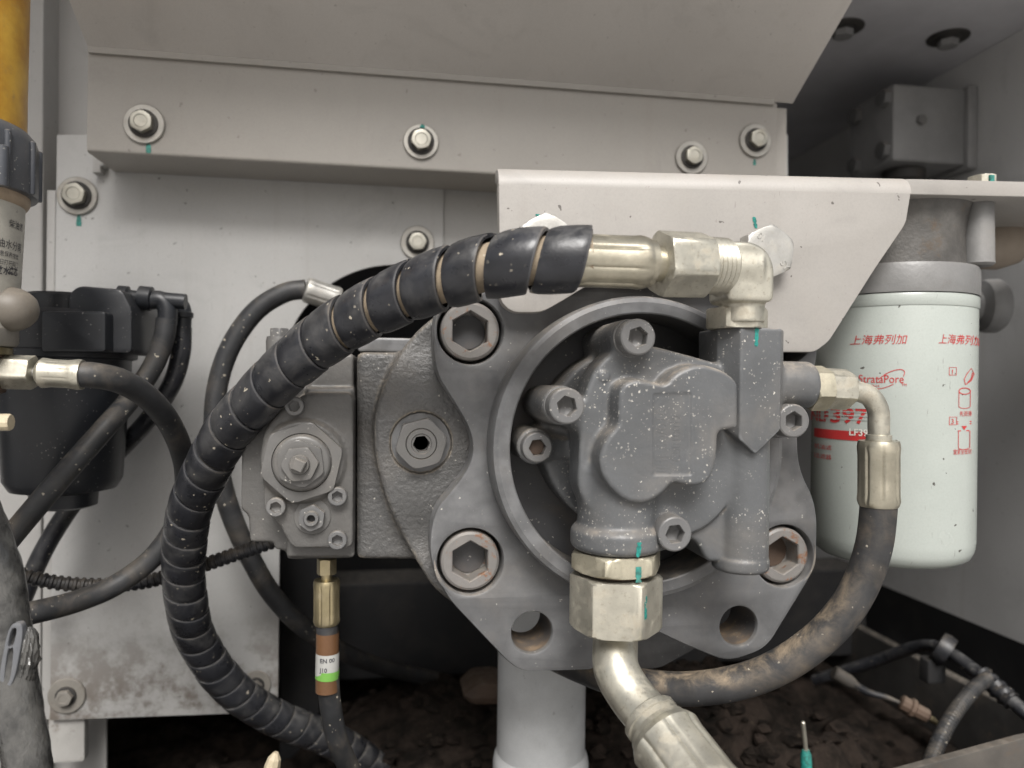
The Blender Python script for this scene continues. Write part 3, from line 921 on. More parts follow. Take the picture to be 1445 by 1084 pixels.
# hex plug with socket
hp = thing
pl_c = (cp.x, YC + 0.0035, cp.z)
plug = mk('hex_plug', *lathe(hexnut_rings(S(32), 0.0115, 0.25, ch=0.6, back=False)[:-1] + [(S(22), 0.0115), (S(21), 0.0106), (S(20), 0.0118), (S(14.5), 0.0118), (S(13.5), 0.0108), (hexr(S(10.5), 0.15), 0.0108), (hexr(S(10.5), 0.15), 0.0030)], pl_c, (0, -1, 0), 72), M['reg_smooth'], pump)
mk('plug_socket', *lathe([(S(10.3), 0), (S(10.3), 0.0004)], (cp.x, YC + 0.0035 - 0.0026, cp.z), (0, -1, 0), 24), M['socket_dark'], plug)
mk('spot_face', *lathe([(S(42.6), 0), (S(42.6), 0.0004), (S(20), 0.0005)], (cp.x, YC + 0.0036, cp.z), (0, -1, 0), 48), M['pump_grey'], pump)
# rear body seen beside the hoses and through the openings
g2c = P(700, 600, 0.52)
mk('rear_body', *lathe([(0.085, 0), (0.085, 0.07), (0.075, 0.078)], (pc.x - 0.02, 0.66, pc.z), (0, -1, 0), 64), M['cast_grey'], pump)
mk('top_pad', *box(P(505, 480, 0.50).x, P(640, 480, 0.50).x, 0.50, 0.60, P(560, 497, 0.50).z, P(560, 477, 0.50).z, 0.002), M['pump_grey'], pump)

# ------------------------------------------------------------------ regulator block on the pump's left side
YG = 0.455
qg = lambda u, v: XZ(u, v, YG)
G = lambda n: PX(n, 430, 650, YG)
reg = pump
cov = [(432, 555, 6), (492, 555, 7), (499, 562, 5), (498, 768, 8), (492, 774, 6), (412, 774, 10), (400, 752, 10), (396, 742, 8), (373, 722, 6), (369, 640, 10), (372, 610, 10), (395, 578, 14)]
covp = round_poly([qg(u, v) for u, v, r in cov], [G(r) for u, v, r in cov], 5)
lo = (P(330, 700, YG).x, 0.448, P(430, 800, YG).z); hi = (P(504, 650, YG).x, 0.60, P(430, 480, YG).z)
g = Grid(lo, hi, 0.0011)
d = g.poly_y(covp, YG, 0.50, 0.0018)
qh = lambda u, v: XZ(u, v, 0.474)
rear = [qh(u, v) for u, v in ((340, 600), (400, 530), (432, 546), (470, 503), (499, 498), (499, 790), (404, 790), (404, 778), (386, 776), (386, 766), (352, 766), (350, 728), (338, 718))]
d = smin(d, g.poly_y(round_poly(rear, G(7), 4), 0.474, 0.60, 0.0025), 0.002)
top = [XZ(u, v, 0.4655) for u, v in ((430, 547), (500, 547), (500, 787), (404, 787), (404, 765), (430, 740))]
d = smin(d, g.poly_y(round_poly(top, G(5), 4), 0.4655, 0.55, 0.002), 0.0015)
# raised round boss round the adjuster
ca = P(428, 651, YG)
d = smin(d, g.cyl_y(ca.x, ca.z, G(57), YG - 0.003, YG + 0.02, 0.002), 0.004)
d = d + ((np.sin(g.X * 820 + 3 * np.sin(g.Z * 390)) * np.sin(g.Z * 790 + 2.2 * np.sin(g.X * 510))) * 0.00008).astype(np.float32)
sdf_obj('regulator_block', g, d, M['reg_grey'], pump)
# adjuster stack of nuts
ax_ = (0, -1, 0)
yy = YG - 0.003
n1 = mk('adjuster_nut', *lathe(hexnut_rings(G(50.5), 0.0045, 0.31, ch=0.35, back=False)[:-1] + [(G(41), 0.0045), (G(40), 0.0035)], (ca.x, yy, ca.z), ax_, 72), M['reg_smooth'], pump)
mk('adjuster_collar', *lathe([(G(39.5), 0), (G(39.5), 0.0045), (G(38), 0.006), (G(36), 0.0066), (G(33), 0.007)], (ca.x, yy - 0.001, ca.z), ax_, 64), M['reg_smooth'], n1)
n2 = mk('lock_nut', *lathe(hexnut_rings(G(29.5), 0.0035, 0.66, ch=0.5, back=False), (ca.x, yy - 0.0075, ca.z), ax_, 72), M['reg_smooth'], n1)
mk('inner_nut', *lathe(hexnut_rings(G(22), 0.004, 0.09, ch=0.5, back=False), (ca.x, yy - 0.0105, ca.z), ax_, 72), M['reg_smooth'], n1)
mk('adjuster_stem', *lathe([(G(13.5), 0), (G(13.5), 0.0022), (G(12.5), 0.003), (hexr(G(8.5), 0.35, 4), 0.003), (hexr(G(8), 0.35, 4), 0.0065), (hexr(G(6.5), 0.35, 4), 0.0071)], (ca.x, yy - 0.0142, ca.z), ax_, 48), M['reg_smooth'], n1)
for (u, v) in ((417, 573), (391, 714), (477, 699), (477, 760)):
    c = P(u, v, YG)
    s_ = mk('cover_screw', *lathe(capscrew_rings(G(13.2), 0.006, G(7), 0.004, rot=u * 0.1), (c.x, YG - 0.0002, c.z), ax_, 48), M['screw_grey'], pump)
c = P(441, 729, YG)
mk('port_spot_face', *lathe([(G(25.5), 0), (G(25.5), 0.0005), (G(24.5), 0.0008), (G(15), 0.0008)], (c.x, YG - 0.0001, c.z), ax_, 48), M['reg_smooth'], pump)
pt = mk('port_plug', *lathe(hexnut_rings(G(16.5), 0.0055, 0.4, ch=0.5, back=False)[:-1] + [(G(11), 0.0055), (G(10.5), 0.0075), (G(9.5), 0.0082), (G(6), 0.0082), (G(5.4), 0.0075), (G(5.2), 0.0035)], (c.x, YG - 0.0008, c.z), ax_, 60), M['screw_grey'], pump)
mk('plug_hole', *lathe([(G(5.3), 0), (G(5.3), 0.0003)], (c.x, YG - 0.0045, c.z), ax_, 20), M['socket_dark'], pt)
# lug with a bolt at the top left of the regulator
c = P(394, 482, 0.50)
mk('top_lug', *lathe([(PX(17, 394, 480, .5), -0.020), (PX(18, 394, 480, .5), 0.0), (PX(17, 394, 480, .5), 0.003)], (c.x, c.y, c.z), (0, 0, 1), 32), M['reg_smooth'], pump)
mk('lug_bolt', *lathe(hexnut_rings(PX(12, 394, 480, .5), 0.0055, 0.2, back=False), (c.x, c.y, c.z + 0.003), (0, 0, 1), 48), M['screw_grey'], pump)
# ================================================================== gear pump bolted into the rim
YL, YV = 0.359, 0.3765            # front of the raised lobes, front of the cover
ql = lambda u, v: XZ(u, v, YL)
qv = lambda u, v: XZ(u, v, YV)
Gv = lambda n, Y=YV: PX(n, 930, 620, Y)
YT = 0.386                        # axis depth of the vertical ports
tx = P(1051, 550, YT - 0.002).x    # outlet tower axis
ix = P(872, 720, YT - 0.002).x     # inlet axis
gp = thing('gear_pump', 'small grey gear pump with lobed cover bolted inside the pump rim', 'pump', (P(930, 640, YV).x, 0.43, P(930, 815, YV).z))
lo = (P(728, 620, YV).x, 0.348, P(930, 830, 0.36).z); hi = (P(1165, 620, YV).x, 0.446, P(930, 444, 0.36).z)
g = Grid(lo, hi, 0.00085)
# round rear body in the recess
cb = P(900, 622, 0.405)
d = g.cyl_y(cb.x, cb.z, PX(133, 895, 622, .405), 0.414, 0.45, 0.003)
d = smin(d, g.cyl_y(cb.x + 0.002, cb.z, PX(98, 900, 620, .405), 0.39, 0.45, 0.003), 0.003)
# cover plate
cov = [(838, 520), (868, 492), (915, 486), (960, 498), (1040, 520), (1040, 700), (1000, 745), (960, 760), (900, 770), (815, 700), (818, 640), (820, 575)]
cp2 = round_poly([qv(u, v) for u, v in cov], Gv(26), 5)
d = smin(d, g.poly_y(cp2, YV, 0.400, 0.0022), 0.0016)
# raised lobes
lob = [(873, 560, 16), (878, 543, 12), (896, 534, 16), (925, 540, 14), (940, 543, 10), (952, 527, 14), (985, 512, 26), (1022, 522, 24), (1042, 540, 8), (1042, 604, 6), (1014, 609, 8), (1012, 650, 18), (1003, 680, 20), (978, 688, 20),
       (950, 680, 10), (936, 697, 10), (912, 712, 18), (882, 708, 20), (853, 680, 20), (844, 648, 20), (856, 617, 12), (873, 600, 10)]
lp_ = round_poly([ql(u, v) for u, v, r in lob], [Gv(r, YL) for u, v, r in lob], 5)
d = smin(d, g.poly_y(lp_, YL, 0.40, 0.0024), 0.0028)
# recessed name panel on the lobes
npx = [ql(922, 555), ql(976, 555), ql(976, 671), ql(922, 671)]
d = smax(d, -g.poly_y(npx, YL - 0.02, YL + 0.0007), 0.0004)
# inlet barrel and its collar
zi0 = P(870, 786, YT - 0.02).z; zi1 = P(870, 748, YT - 0.02).z; zi2 = P(870, 660, YT - 0.02).z
ri = PX(57, 870, 720, YT - 0.01)
d = smin(d, g.cyl_z(ix, YT, ri, zi0, zi2, 0.004), 0.005)
d = smin(d, g.cyl_z(ix, YT, ri * 1.17, zi0, zi1 - 0.001, 0.004), 0.003)
# outlet tower: bevelled block with a pointed foot
zt1 = P(1047, 461, YT - 0.022).z; ztm = P(1047, 600, YT - 0.022).z; ztp = P(1065, 643, YT - 0.022).z
h = PX(50, 1047, 550, YT - 0.02)
oc = [(tx - h, YT + h), (tx - h, YT - h * 0.35), (tx - h * 0.58, YT - h * 1.02), (tx + h * 0.62, YT - h * 1.02), (tx + h, YT - h * 0.5), (tx + h, YT + h)]
tow = g.poly_z(oc, ztp, zt1, 0.0012)
# slanted cut of the foot
px1, pz1 = P(1035, 612, YT - h).x, P(1035, 612, YT - h).z
px2, pz2 = P(1066, 641, YT - h).x, P(1066, 641, YT - h).z
px3, pz3 = P(1098, 610, YT - h).x, P(1098, 610, YT - h).z
def below(ax, az, bx, bz):
    nx_, nz_ = (bz - az), -(bx - ax); L = math.hypot(nx_, nz_)
    return ((g.X - ax) * nx_ + (g.Z - az) * nz_) / L
tow = smax(tow, below(px1, pz1, px2, pz2), 0.001)
tow = smax(tow, below(px2, pz2, px3, pz3), 0.001)
d = smin(d, tow, 0.0018)
# web between lobes and tower
d = smin(d, g.poly_y(round_poly([qv(u, v) for u, v in ((1000, 612), (1060, 612), (1060, 798), (1004, 796), (988, 768), (935, 740), (935, 690))], Gv(8), 3), YV + 0.004, 0.43, 0.003), 0.003)
# lower outlet barrel with end bead
zb0 = P(1047, 814, YT - 0.015).z; zb1 = P(1047, 793, YT - 0.015).z
rb = PX(38, 1047, 720, YT - 0.012)
d = smin(d, g.cyl_z(tx, YT, rb, zb1 - 0.002, ztp + 0.02, 0.001), 0.0025)
d = np.minimum(d, g.cyl_z(tx - 0.0005, YT, rb * 1.07, zb0, zb1 + 0.0008, 0.003))
# side port towards the filter hose
pz = P(1110, 543, YT).z; rp = PX(33, 1110, 543, YT)
xp1 = P(1143, 543, YT).x
d = smin(d, g.cyl_x(YT, pz, rp, tx, xp1, 0.003), 0.002)
# screw ears: boss runs back into the recess
EARS = [(899, 476, 0.364, 27), (799, 573, 0.366, 27), (951, 753, 0.366, 26), (1118, 594, 0.372, 25)]
for (u, v, Y, r) in EARS:
    c = P(u, v, Y)
    d = smin(d, g.cyl_y(c.x, c.z, PX(r + 1.5, u, v, Y), Y + 0.010, 0.437, 0.002), 0.005)
c = P(757, 631, 0.404)
d = smin(d, g.cyl_y(c.x, c.z, PX(26, 757, 631, .404), 0.4085, 0.446, 0.002), 0.005)
# webs from ears to the cover
def web(a, b, y0, y1, w, k):
    global d
    ax, az = a; bx, bz = b
    vx, vz = bx - ax, bz - az; L2 = vx * vx + vz * vz
    t_ = np.clip(((g.X - ax) * vx + (g.Z - az) * vz) / L2, 0, 1)
    dd = np.sqrt((g.X - ax - vx * t_) ** 2 + (g.Z - az - vz * t_) ** 2) - w
    d = smin(d, g._ext(dd, np.abs(g.Y - (y0 + y1) / 2) - (y1 - y0) / 2, 0.002), k)
for (u, v, Y, r), tgt in zip(EARS, ((915, 560), (860, 610), (900, 690), (1060, 620))):
    web(XZ(u, v, Y), XZ(*tgt, Y), Y + 0.014, 0.43, Gv(16), 0.006)
web(XZ(757, 631, .404), XZ(860, 640, .404), 0.411, 0.44, Gv(14), 0.005)
# dowel mark on the cover
c = P(852, 531, YV)
d = np.minimum(d, g.cyl_y(c.x, c.z, Gv(8), YV - 0.0009, YV + 0.01, 0.0006))
# cast relief
d = d + ((np.sin(g.X * 610 + 3 * np.sin(g.Z * 290)) * np.sin(g.Z * 580 + 2.2 * np.sin(g.X * 310 + g.Y * 400))) * 0.00006).astype(np.float32)
sdf_obj('gear_housing', g, d, M['gear_grey'], gp)
for k, (u, v, Y, r) in enumerate(EARS):
    c = P(u, v, Y)
    rm = PX(r - 1, u, v, Y)
    mk('ear_washer', *lathe([(rm * 1.05, 0), (rm * 1.07, 0.0006), (rm * 1.06, 0.0018), (rm * 0.98, 0.002)], (c.x, Y + 0.0104, c.z), (0, -1, 0), 40), M['screw_grey'], gp)
    mk('cap_screw', *lathe(capscrew_rings(rm, 0.0105, rm * 0.49, 0.007, rot=0.35 + k * 0.4), (c.x, Y + 0.0086, c.z), (0, -1, 0), 56), M['screw_grey'], gp)
c = P(757, 631, 0.404)
rm = PX(21.5, 757, 631, .404)
o = mk('cap_screw', *lathe(capscrew_rings(rm, 0.008, rm * 0.5, 0.006, rot=0.1), (c.x, 0.4085, c.z), (0, -1, 0), 56), M['screw_grey'], gp)
mk('socket_dirt', *lathe([(rm * 0.5, 0), (rm * 0.5, 0.0003)], (c.x, 0.4085 - 0.0035, c.z), (0, -1, 0), 20), M['brown_rust'], o)
# ---- text helper (flat print and cast lettering)
def text_mesh(s, size, res=3, ext=0.0, bold=0.0, shear=0.0, align='LEFT'):
    cu = bpy.data.curves.new('text', 'FONT'); cu.body = s; cu.size = size; cu.resolution_u = res
    cu.extrude = ext; cu.offset = bold; cu.shear = shear; cu.align_x = align
    o = bpy.data.objects.new('text_tmp', cu); col.objects.link(o)
    dg = bpy.context.evaluated_depsgraph_get()
    me = bpy.data.meshes.new_from_object(o.evaluated_get(dg))
    v = [tuple(x.co) for x in me.vertices]; f = [list(p.vertices) for p in me.polygons]
    bpy.data.objects.remove(o); bpy.data.curves.remove(cu); bpy.data.meshes.remove(me)
    return v, f
# worn vertical characters in the name panel
v, f = text_mesh('JHJ 60/010', 0.0115, 2, 0.00005)
if v:
    L = max(p[0] for p in v) - min(p[0] for p in v); tgt = ql(0, 560)[1] - ql(0, 668)[1]
    a = ql(942, 668)
    s_ = abs(tgt) / L
    mk('cast_lettering', [(a[0] - p[1] * 0.75, YL + 0.00058 - p[2], a[1] + p[0] * s_) for p in v], f, M['gear_plain'], gp, smooth=False)
v, f = text_mesh('C0010012', 0.0095, 2, 0.00005)
if v:
    L = max(p[0] for p in v) - min(p[0] for p in v); tgt = ql(0, 575)[1] - ql(0, 652)[1]
    a = ql(961, 652); s_ = abs(tgt) / L
    mk('cast_lettering', [(a[0] - p[1] * 0.75, YL + 0.00058 - p[2], a[1] + p[0] * s_) for p in v], f, M['gear_plain'], gp, smooth=False)
# strokes of marking paint
def stroke(name, u0, v0, u1, v1, w, Yf, parent, seed=0):
    """Yf(x, z) gives the surface depth; the stroke lies 0.2 mm above it"""
    rs2 = random.Random(seed); n = 12
    vv = []; ff = []
    for i in range(n + 1):
        t_ = i / n
        a = P(u0 + (u1 - u0) * t_, v0 + (v1 - v0) * t_, Yf(P(u0, v0, 0.365).x, 0))
        ww = Gv(w) / 2 * rs2.uniform(0.6, 1.2) * (0.5 if i in (0, n) else 1)
        for s2 in (-1, 1):
            x = a.x + s2 * ww
            vv.append((x, Yf(x, a.z) - 0.0002, a.z))
    for i in range(n): ff.append([2 * i, 2 * i + 1, 2 * i + 3, 2 * i + 2])
    mk(name, vv, ff, M['teal_mark'], parent)
stroke('paint_mark', 1068, 463, 1067, 489, 6, lambda x, z: YT - h * 1.02, gp, 1)
stroke('paint_mark', 902, 765, 900, 786, 7, lambda x, z: YT - math.sqrt(max(0, (ri * 1.17) ** 2 - (x - ix) ** 2)), gp, 2)
# ================================================================== beige bracket
YK = 0.416
qk = lambda u, v: XZ(u, v, YK)
K = lambda n, u=990, v=380: PX(n, u, v, YK)
bt = P(703, 231, YK).z            # top of the bracket
br = thing('pump_bracket', 'beige bent steel bracket bolted across the pump, carrying the filter', 'bracket', (P(990, 300, YK).x, YK, bt))
rb_ = 0.012                       # bend radius
tk = 0.0075
zt_ = bt - rb_
o_px = [(703, 300, 0), (1281, 292, 0), (1277, 318, 8), (1262, 340, 14), (1236, 378, 10), (1170, 482, 8), (1150, 497, 8), (1078, 497, 12), (1062, 445, 16), (1030, 404, 20), (840, 396, 20), (795, 424, 14), (765, 441, 12), (722, 441, 12), (706, 425, 8)]
pts = [qk(u, v) for u, v, r in o_px]
xl = pts[0][0]; xr = P(1286, 262, YK).x
pts[0] = (xl, zt_); pts[1] = (xr, zt_)
pl = round_poly([pts[0], pts[1]] + pts[2:], [0, 0] + [K(r) for u, v, r in o_px[2:]], 6)
vf = prism(pl, YK, YK + tk, bev=0.0009)
KS = 0.033                        # the bracket sits slightly out of level
lean = lambda vf_: ([(x, y, z + KS * (x - xl)) for x, y, z in vf_[0]], vf_[1])
vf = ([(x, y, zt_ + KS * (x - xl)) if z > zt_ - 0.0012 else (x, y, z) for x, y, z in vf[0]], vf[1])
mk('bracket_plate', *vf, M['bracket_beige'], br)
# bend and top plate in one sheet: profile in (Y, Z), swept along X
prof = []
for i in range(33):
    a = PI + (-PI / 2) * i / 32
    prof.append((YK + rb_ + rb_ * math.cos(a), zt_ + rb_ * math.sin(a)))
prof += [(YK + rb_ + 0.004, bt), (YK + rb_ + 0.004, bt - tk)]
ri_ = max(0.0012, rb_ - tk)
for i in range(9):
    a = PI / 2 + (PI / 2) * i / 8
    prof.append((YK + rb_ + ri_ * math.cos(a), zt_ + ri_ * math.sin(a)))
prof[0] = (YK, zt_); prof[-1] = (YK + tk, zt_)
mk('bracket_top', *lean(prism(prof, xl, xr, bev=0.0007, to3=lambda a, b, h_: (h_, a, b))), M['bracket_beige'], br, angle=25)
# arm that runs right over the filter
ya = YK + 0.006
xa = [(xr - 0.012, ya + 0.028), (xr + 0.0006, ya + 0.001), (xr + 0.003, ya + 0.0003), (xr + 0.010, ya), (0.60, ya), (0.60, 0.545), (xr - 0.012, 0.545)]
mk('bracket_arm', *lean(prism(round_poly(xa, [0, 0.002, 0.003, 0.003, 0, 0, 0], 4), bt - tk * 1.45, bt - 0.0012, bev=0.0009, to3=lambda a, b, h_: (a, b, h_))), M['bracket_beige'], br, angle=25)
# hex bolts holding the bracket (heads carry raised strokes)
def bracket_bolt(u, v, rpx, rot, label):
    c = P(u, v, YK - 0.003)
    r = PX(rpx, u, v, YK - 0.004)
    t = thing('bracket_bolt', label, 'bolt', (c.x, YK, c.z), 'white plated hex bolts holding the bracket')
    hd = mk('bolt_head', *lathe(hexnut_rings(r * 0.9, 0.0105, rot, back=False), (c.x, YK - 0.0002, c.z), (0, -1, 0), 72), M['zinc_white'], t)
    return t, c, r
bracket_bolt(768, 346, 42, 0.52, 'white hex bolt behind the spiral wrapped hose on the bracket')
t, c, r = bracket_bolt(1078, 358, 38, 0.42, 'white hex bolt with raised letters behind the elbow on the bracket')
for s_, dx, dz, rot in (('SY', 0.006, -0.0065, -0.9), ('10', -0.002, 0.0085, 2.6)):
    v, f = text_mesh(s_, 0.0056, 3, 0.00025, 0.0001)
    if v: mk('head_lettering', [(c.x + dx + p[0] * math.cos(rot) - p[1] * math.sin(rot), YK - 0.0108 - p[2], c.z + dz + p[0] * math.sin(rot) + p[1] * math.cos(rot)) for p in v], f, M['zinc_white'], t, smooth=False)
def flat_mark(name, u0, v0, u1, v1, w, Y, parent, seed=0):
    rs2 = random.Random(seed); n = 10; vv = []; ff = []
    for i in range(n + 1):
        t_ = i / n
        p = P(u0 + (u1 - u0) * t_, v0 + (v1 - v0) * t_, Y)
        ww = PX(w, u0, v0, Y) / 2 * rs2.uniform(0.6, 1.2) * (0.5 if i in (0, n) else 1)
        vv += [(p.x - ww, Y, p.z), (p.x + ww, Y, p.z)]
    for i in range(n): ff.append([2 * i, 2 * i + 1, 2 * i + 3, 2 * i + 2])
    mk(name, vv, ff, M['teal_mark'], parent)
flat_mark('paint_mark', 1064, 306, 1067, 322, 6, YK - 0.0003, br, 3)
flat_mark('paint_mark', 758, 302, 766, 312, 10, YK - 0.0003, br, 4)

# ================================================================== oil filter and its head
YO = 0.478
fx = P(1257, 600, YO).x
fr = PX(104, 1257, 600, YO)
zf = lambda v: P(1262, v, YO - fr).z
ft = thing('oil_filter', 'pale mint spin-on oil filter can with red printing, hanging under the bracket', 'filter', (fx, YO, zf(803)))
z0, z1 = zf(812), zf(428)
prof = [(0.0, z0 + 0.003), (fr * 0.5, z0 + 0.002), (fr * 0.72, z0), (fr * 0.86, z0 + 0.0012), (fr * 0.945, z0 + 0.0045), (fr * 0.985, z0 + 0.0095), (fr, z0 + 0.016), (fr, z1 - 0.001), (fr * 0.995, z1)]
can = mk('filter_can', *lathe([(max(r_, 1e-5), z_ - z0) for r_, z_ in prof], (fx, YO, z0), (0, 0, 1), 96), M['can_white'], ft, angle=40)
zr = zf(410)
mk('seam_ring', *lathe([(fr * 0.97, z1 - zr - 0.0005), (fr * 1.004, z1 - zr), (fr * 1.012, z1 - zr + 0.0012), (fr * 1.012, -0.0016), (fr * 1.0, 0), (fr * 0.9, 0)], (fx, YO, zr), (0, 0, 1), 96, False, True), M['can_white'], ft, angle=30)
hd = thing('oil_manifold', 'grey cast aluminium manifold between bracket arm and filter can', 'manifold', (fx, YO, zr))
zc1 = zf(366)
mk('head_collar', *lathe([(fr * 0.9, 0.0004), (fr * 1.015, 0.0006), (fr * 1.02, 0.003), (fr * 1.02, zc1 - zr - 0.0025), (fr * 1.0, zc1 - zr), (fr * 0.6, zc1 - zr + 0.001)], (fx, YO, zr), (0, 0, 1), 96), M['head_alu'], hd, angle=30)
ztop = bt + KS * (fx - xl) - tk * 1.45 + 0.001
mk('head_neck', *lathe([(fr * 0.88, 0), (fr * 0.86, (ztop - zc1) * 0.5), (fr * 0.9, (ztop - zc1) * 0.8), (fr * 0.95, ztop - zc1)], (fx, YO, zc1 + 0.0005), (0, 0, 1), 64), M['head_dirty'], hd)
# stand-off boss with the bolt through the arm
sx = P(1380, 330, YO - 0.035)
zs0 = P(1380, 376, YO - 0.035).z
sr = PX(20, 1380, 330, YO - 0.035)
mk('stand_off', *lathe([(sr * 0.9, 0), (sr * 1.08, 0.0015), (sr * 1.05, 0.004), (sr * 0.98, (ztop - zs0))], (sx.x, sx.y, zs0), (0, 0, 1), 40), M['head_alu'], hd)
mk('stand_off_web', *box(fx + fr * 0.6, sx.x, sx.y + 0.008, YO + 0.01, zs0 + 0.002, ztop - 0.006, 0.002), M['head_alu'], hd)
kc = P(1403, 345, YO + 0.05)
mk('head_knob', *lathe([(0.006, -0.02), (0.018, -0.016), (0.0205, 0.0), (0.018, 0.016), (0.006, 0.02)], (kc.x, kc.y, kc.z), (1, 0, 0.15), 40), M['brown_knob'], hd)
ab = bt + KS * (sx.x - xl) - 0.0012
t = thing('arm_bolt', 'pale hex bolt head on top of the bracket arm', 'bolt', (sx.x, sx.y, ab))
mk('bolt_head', *lathe(hexnut_rings(PX(17, 1380, 260, sx.y), 0.0075, 0.3, back=False), (sx.x - 0.001, sx.y - 0.004, ab), (0, 0, 1), 60), M['zinc_pale'], t)
mk('paint_mark', *box(sx.x - 0.003, sx.x, sx.y - 0.0135, sx.y - 0.0105, ab + 0.0015, ab + 0.0062), M['teal_mark'], t, smooth=False)
# ---- printing wrapped on the can
_th = np.radians(np.linspace(-140, 75, 861))
_xx = fx + fr * np.sin(_th); _yy = YO - fr * np.cos(_th)
_uu = CU + FPX * (_xx * R0.x + _yy * R0.y) / (_xx * Fv.x + _yy * Fv.y)
_a, _b = int(np.argmin(_uu)), int(np.argmax(_uu))
def wrap_print(vf, u, vtop, scale, mat, name, rad=0.00025, squeeze=1.0):
    """flat print (x right, y up) laid on the can, its origin at the spot of the can seen at u, vtop"""
    th0 = float(np.interp(u, _uu[_a:_b], _th[_a:_b]))
    zt = P(u, vtop, YO - fr * math.cos(th0)).z
    k_ = scale / PX(1, 1262, 600, YO - fr)
    vv = []
    for p in vf[0]:
        th = float(np.interp(u + p[0] * k_ * squeeze, _uu[_a:_b], _th[_a:_b]))
        vv.append((fx + (fr + rad) * math.sin(th), YO - (fr + rad) * math.cos(th), zt + p[1] * scale))
    mk(name, vv, vf[1], M[mat], ft, smooth=False)
hpx = lambda n: PX(n, 1262, 600, YO - fr)
def print_text(s, u, vbase, cap_px, mat='print_red', squeeze=1.0, **k):
    v, f = text_mesh(s, 1.0, 3, **k)
    if not v: return
    wrap_print((v, f), u, vbase, hpx(cap_px) / 0.72, mat, 'printed_text', squeeze=squeeze)
print_text('上海弗列加', 1198, 486, 11, squeeze=1.06, shear=0.18)
print_text('上海弗列加', 1323, 484, 11, squeeze=0.80, shear=0.18)
print_text('StrataPore', 1211, 540, 12, squeeze=0.90)
print_text('TM', 1272, 545, 4)
print_text('Quick', 1229, 546, 3.5, shear=0.3)
print_text('NLF', 1170, 595, 17, squeeze=0.62, bold=0.02, align='RIGHT')
print_text('3970', 1171, 595, 23, squeeze=1.12, bold=0.02)
print_text('先润滑', 1354, 587, 6, squeeze=0.7)
print_text('旋紧至密封', 1346, 641, 6, squeeze=0.62)
print_text('1', 1341, 528, 7)
print_text('3', 1342, 598, 7)
print_text('机油滤', 1150, 631, 6)
print_text('过滤器', 1150, 644, 6)
def strip_poly(pts, w):
    """open polyline drawn as a thin ribbon"""
    v = []; f = []
    for i, p in enumerate(pts):
        a = Vector(pts[max(0, i - 1)]); b = Vector(pts[min(len(pts) - 1, i + 1)])
        n = Vector((-(b - a).y, (b - a).x)).normalized() * w / 2
        v += [(p[0] - n.x, p[1] - n.y), (p[0] + n.x, p[1] + n.y)]
    for i in range(len(pts) - 1): f.append([2 * i, 2 * i + 1, 2 * i + 3, 2 * i + 2])
    return v, f
def ring2(pts, w): return strip_poly(pts + [pts[0]], w)
u1 = hpx(1.0)
# swoosh round the wordmark
def curve2(pts, n=8): return [(p.x, p.y) for p in catmull([Vector((a, b, 0)) for a, b in pts], n)]
wrap_print(strip_poly(curve2([(-4, 4), (6, 12), (18, 17.5), (28, 19), (33, 16), (32, 9)]), 1.1), 1243, 540, u1, 'print_red', 'printed_swoosh')
wrap_print(strip_poly(curve2([(18, -2), (8, -6.5), (-3, -9), (-11, -8), (-13, -5)]), 1.0), 1243, 540, u1, 'print_red', 'printed_swoosh')
# red band with its number
wrap_print(([(x, y) for x in [i * 4 - 0 for i in range(26)] for y in (0, 14)], [[2 * i, 2 * i + 1, 2 * i + 3, 2 * i + 2] for i in range(25)]), 1150, 616, u1, 'print_red', 'printed_band', 0.00022)
def print_over(s, u, vb, cap, mat, bold):
    v, f = text_mesh(s, 1.0, 3, bold=bold)
    if v: wrap_print((v, f), u, vb, hpx(cap) / 0.72, mat, 'printed_text', 0.0005)
print_over('LF3970', 1199, 614, 10, 'print_redwhite', 0.02)
# stripes crossing the large number
for k in range(4):
    wrap_print(([(x, y) for x in [i * 4 for i in range(25)] for y in (0, 1.3)], [[2 * i, 2 * i + 1, 2 * i + 3, 2 * i + 2] for i in range(24)]), 1150, 589 - 5 * k, u1, 'can_white', 'printed_stripe', 0.00045)
# instruction pictures: square frames and filter outlines
for (u, v) in ((1344, 524), (1345, 594)):
    wrap_print(ring2([(-5, -5.5), (5, -5.5), (5, 5.5), (-5, 5.5)], 0.8), u, v, u1, 'print_red', 'printed_frame')
def can_outline(cx, top, w, hh):
    pts = [(cx - w, top), (cx - w, top - hh + 3)] + [(cx - w * math.cos(a), top - hh + 3 - 3 * math.sin(a)) for a in [PI * i / 8 for i in range(9)]] + [(cx + w, top)]
    return pts
wrap_print(strip_poly(can_outline(0, 0, 8, 25), 0.8), 1361, 552, u1, 'print_red', 'printed_picture')
wrap_print(ring2([(8 * math.cos(a), 4.5 * math.sin(a)) for a in [2 * PI * i / 20 for i in range(20)]], 1.2), 1361, 552, u1, 'print_red', 'printed_picture')
wrap_print(ring2([(0, 0), (8, 6), (12, 16), (8, 24), (2, 16), (-2, 8)], 1.0), 1362, 543, u1, 'print_red', 'printed_picture')
wrap_print(strip_poly([(3, 3), (8, 9), (10, 18)], 1.4), 1362, 543, u1, 'print_red', 'printed_picture')
wrap_print(strip_poly(can_outline(0, 0, 8, 27), 0.8), 1361, 608, u1, 'print_red', 'printed_picture')
for dy in (0, 10, 13): wrap_print(strip_poly([(-10 if dy else -8, dy), (11 if dy else 8, dy)], 1.4), 1360, 608, u1, 'print_red', 'printed_picture')
wrap_print(([(-4, 7), (4, 7), (0, 1)], [[0, 1, 2]]), 1361, 608, u1, 'print_red', 'printed_picture')
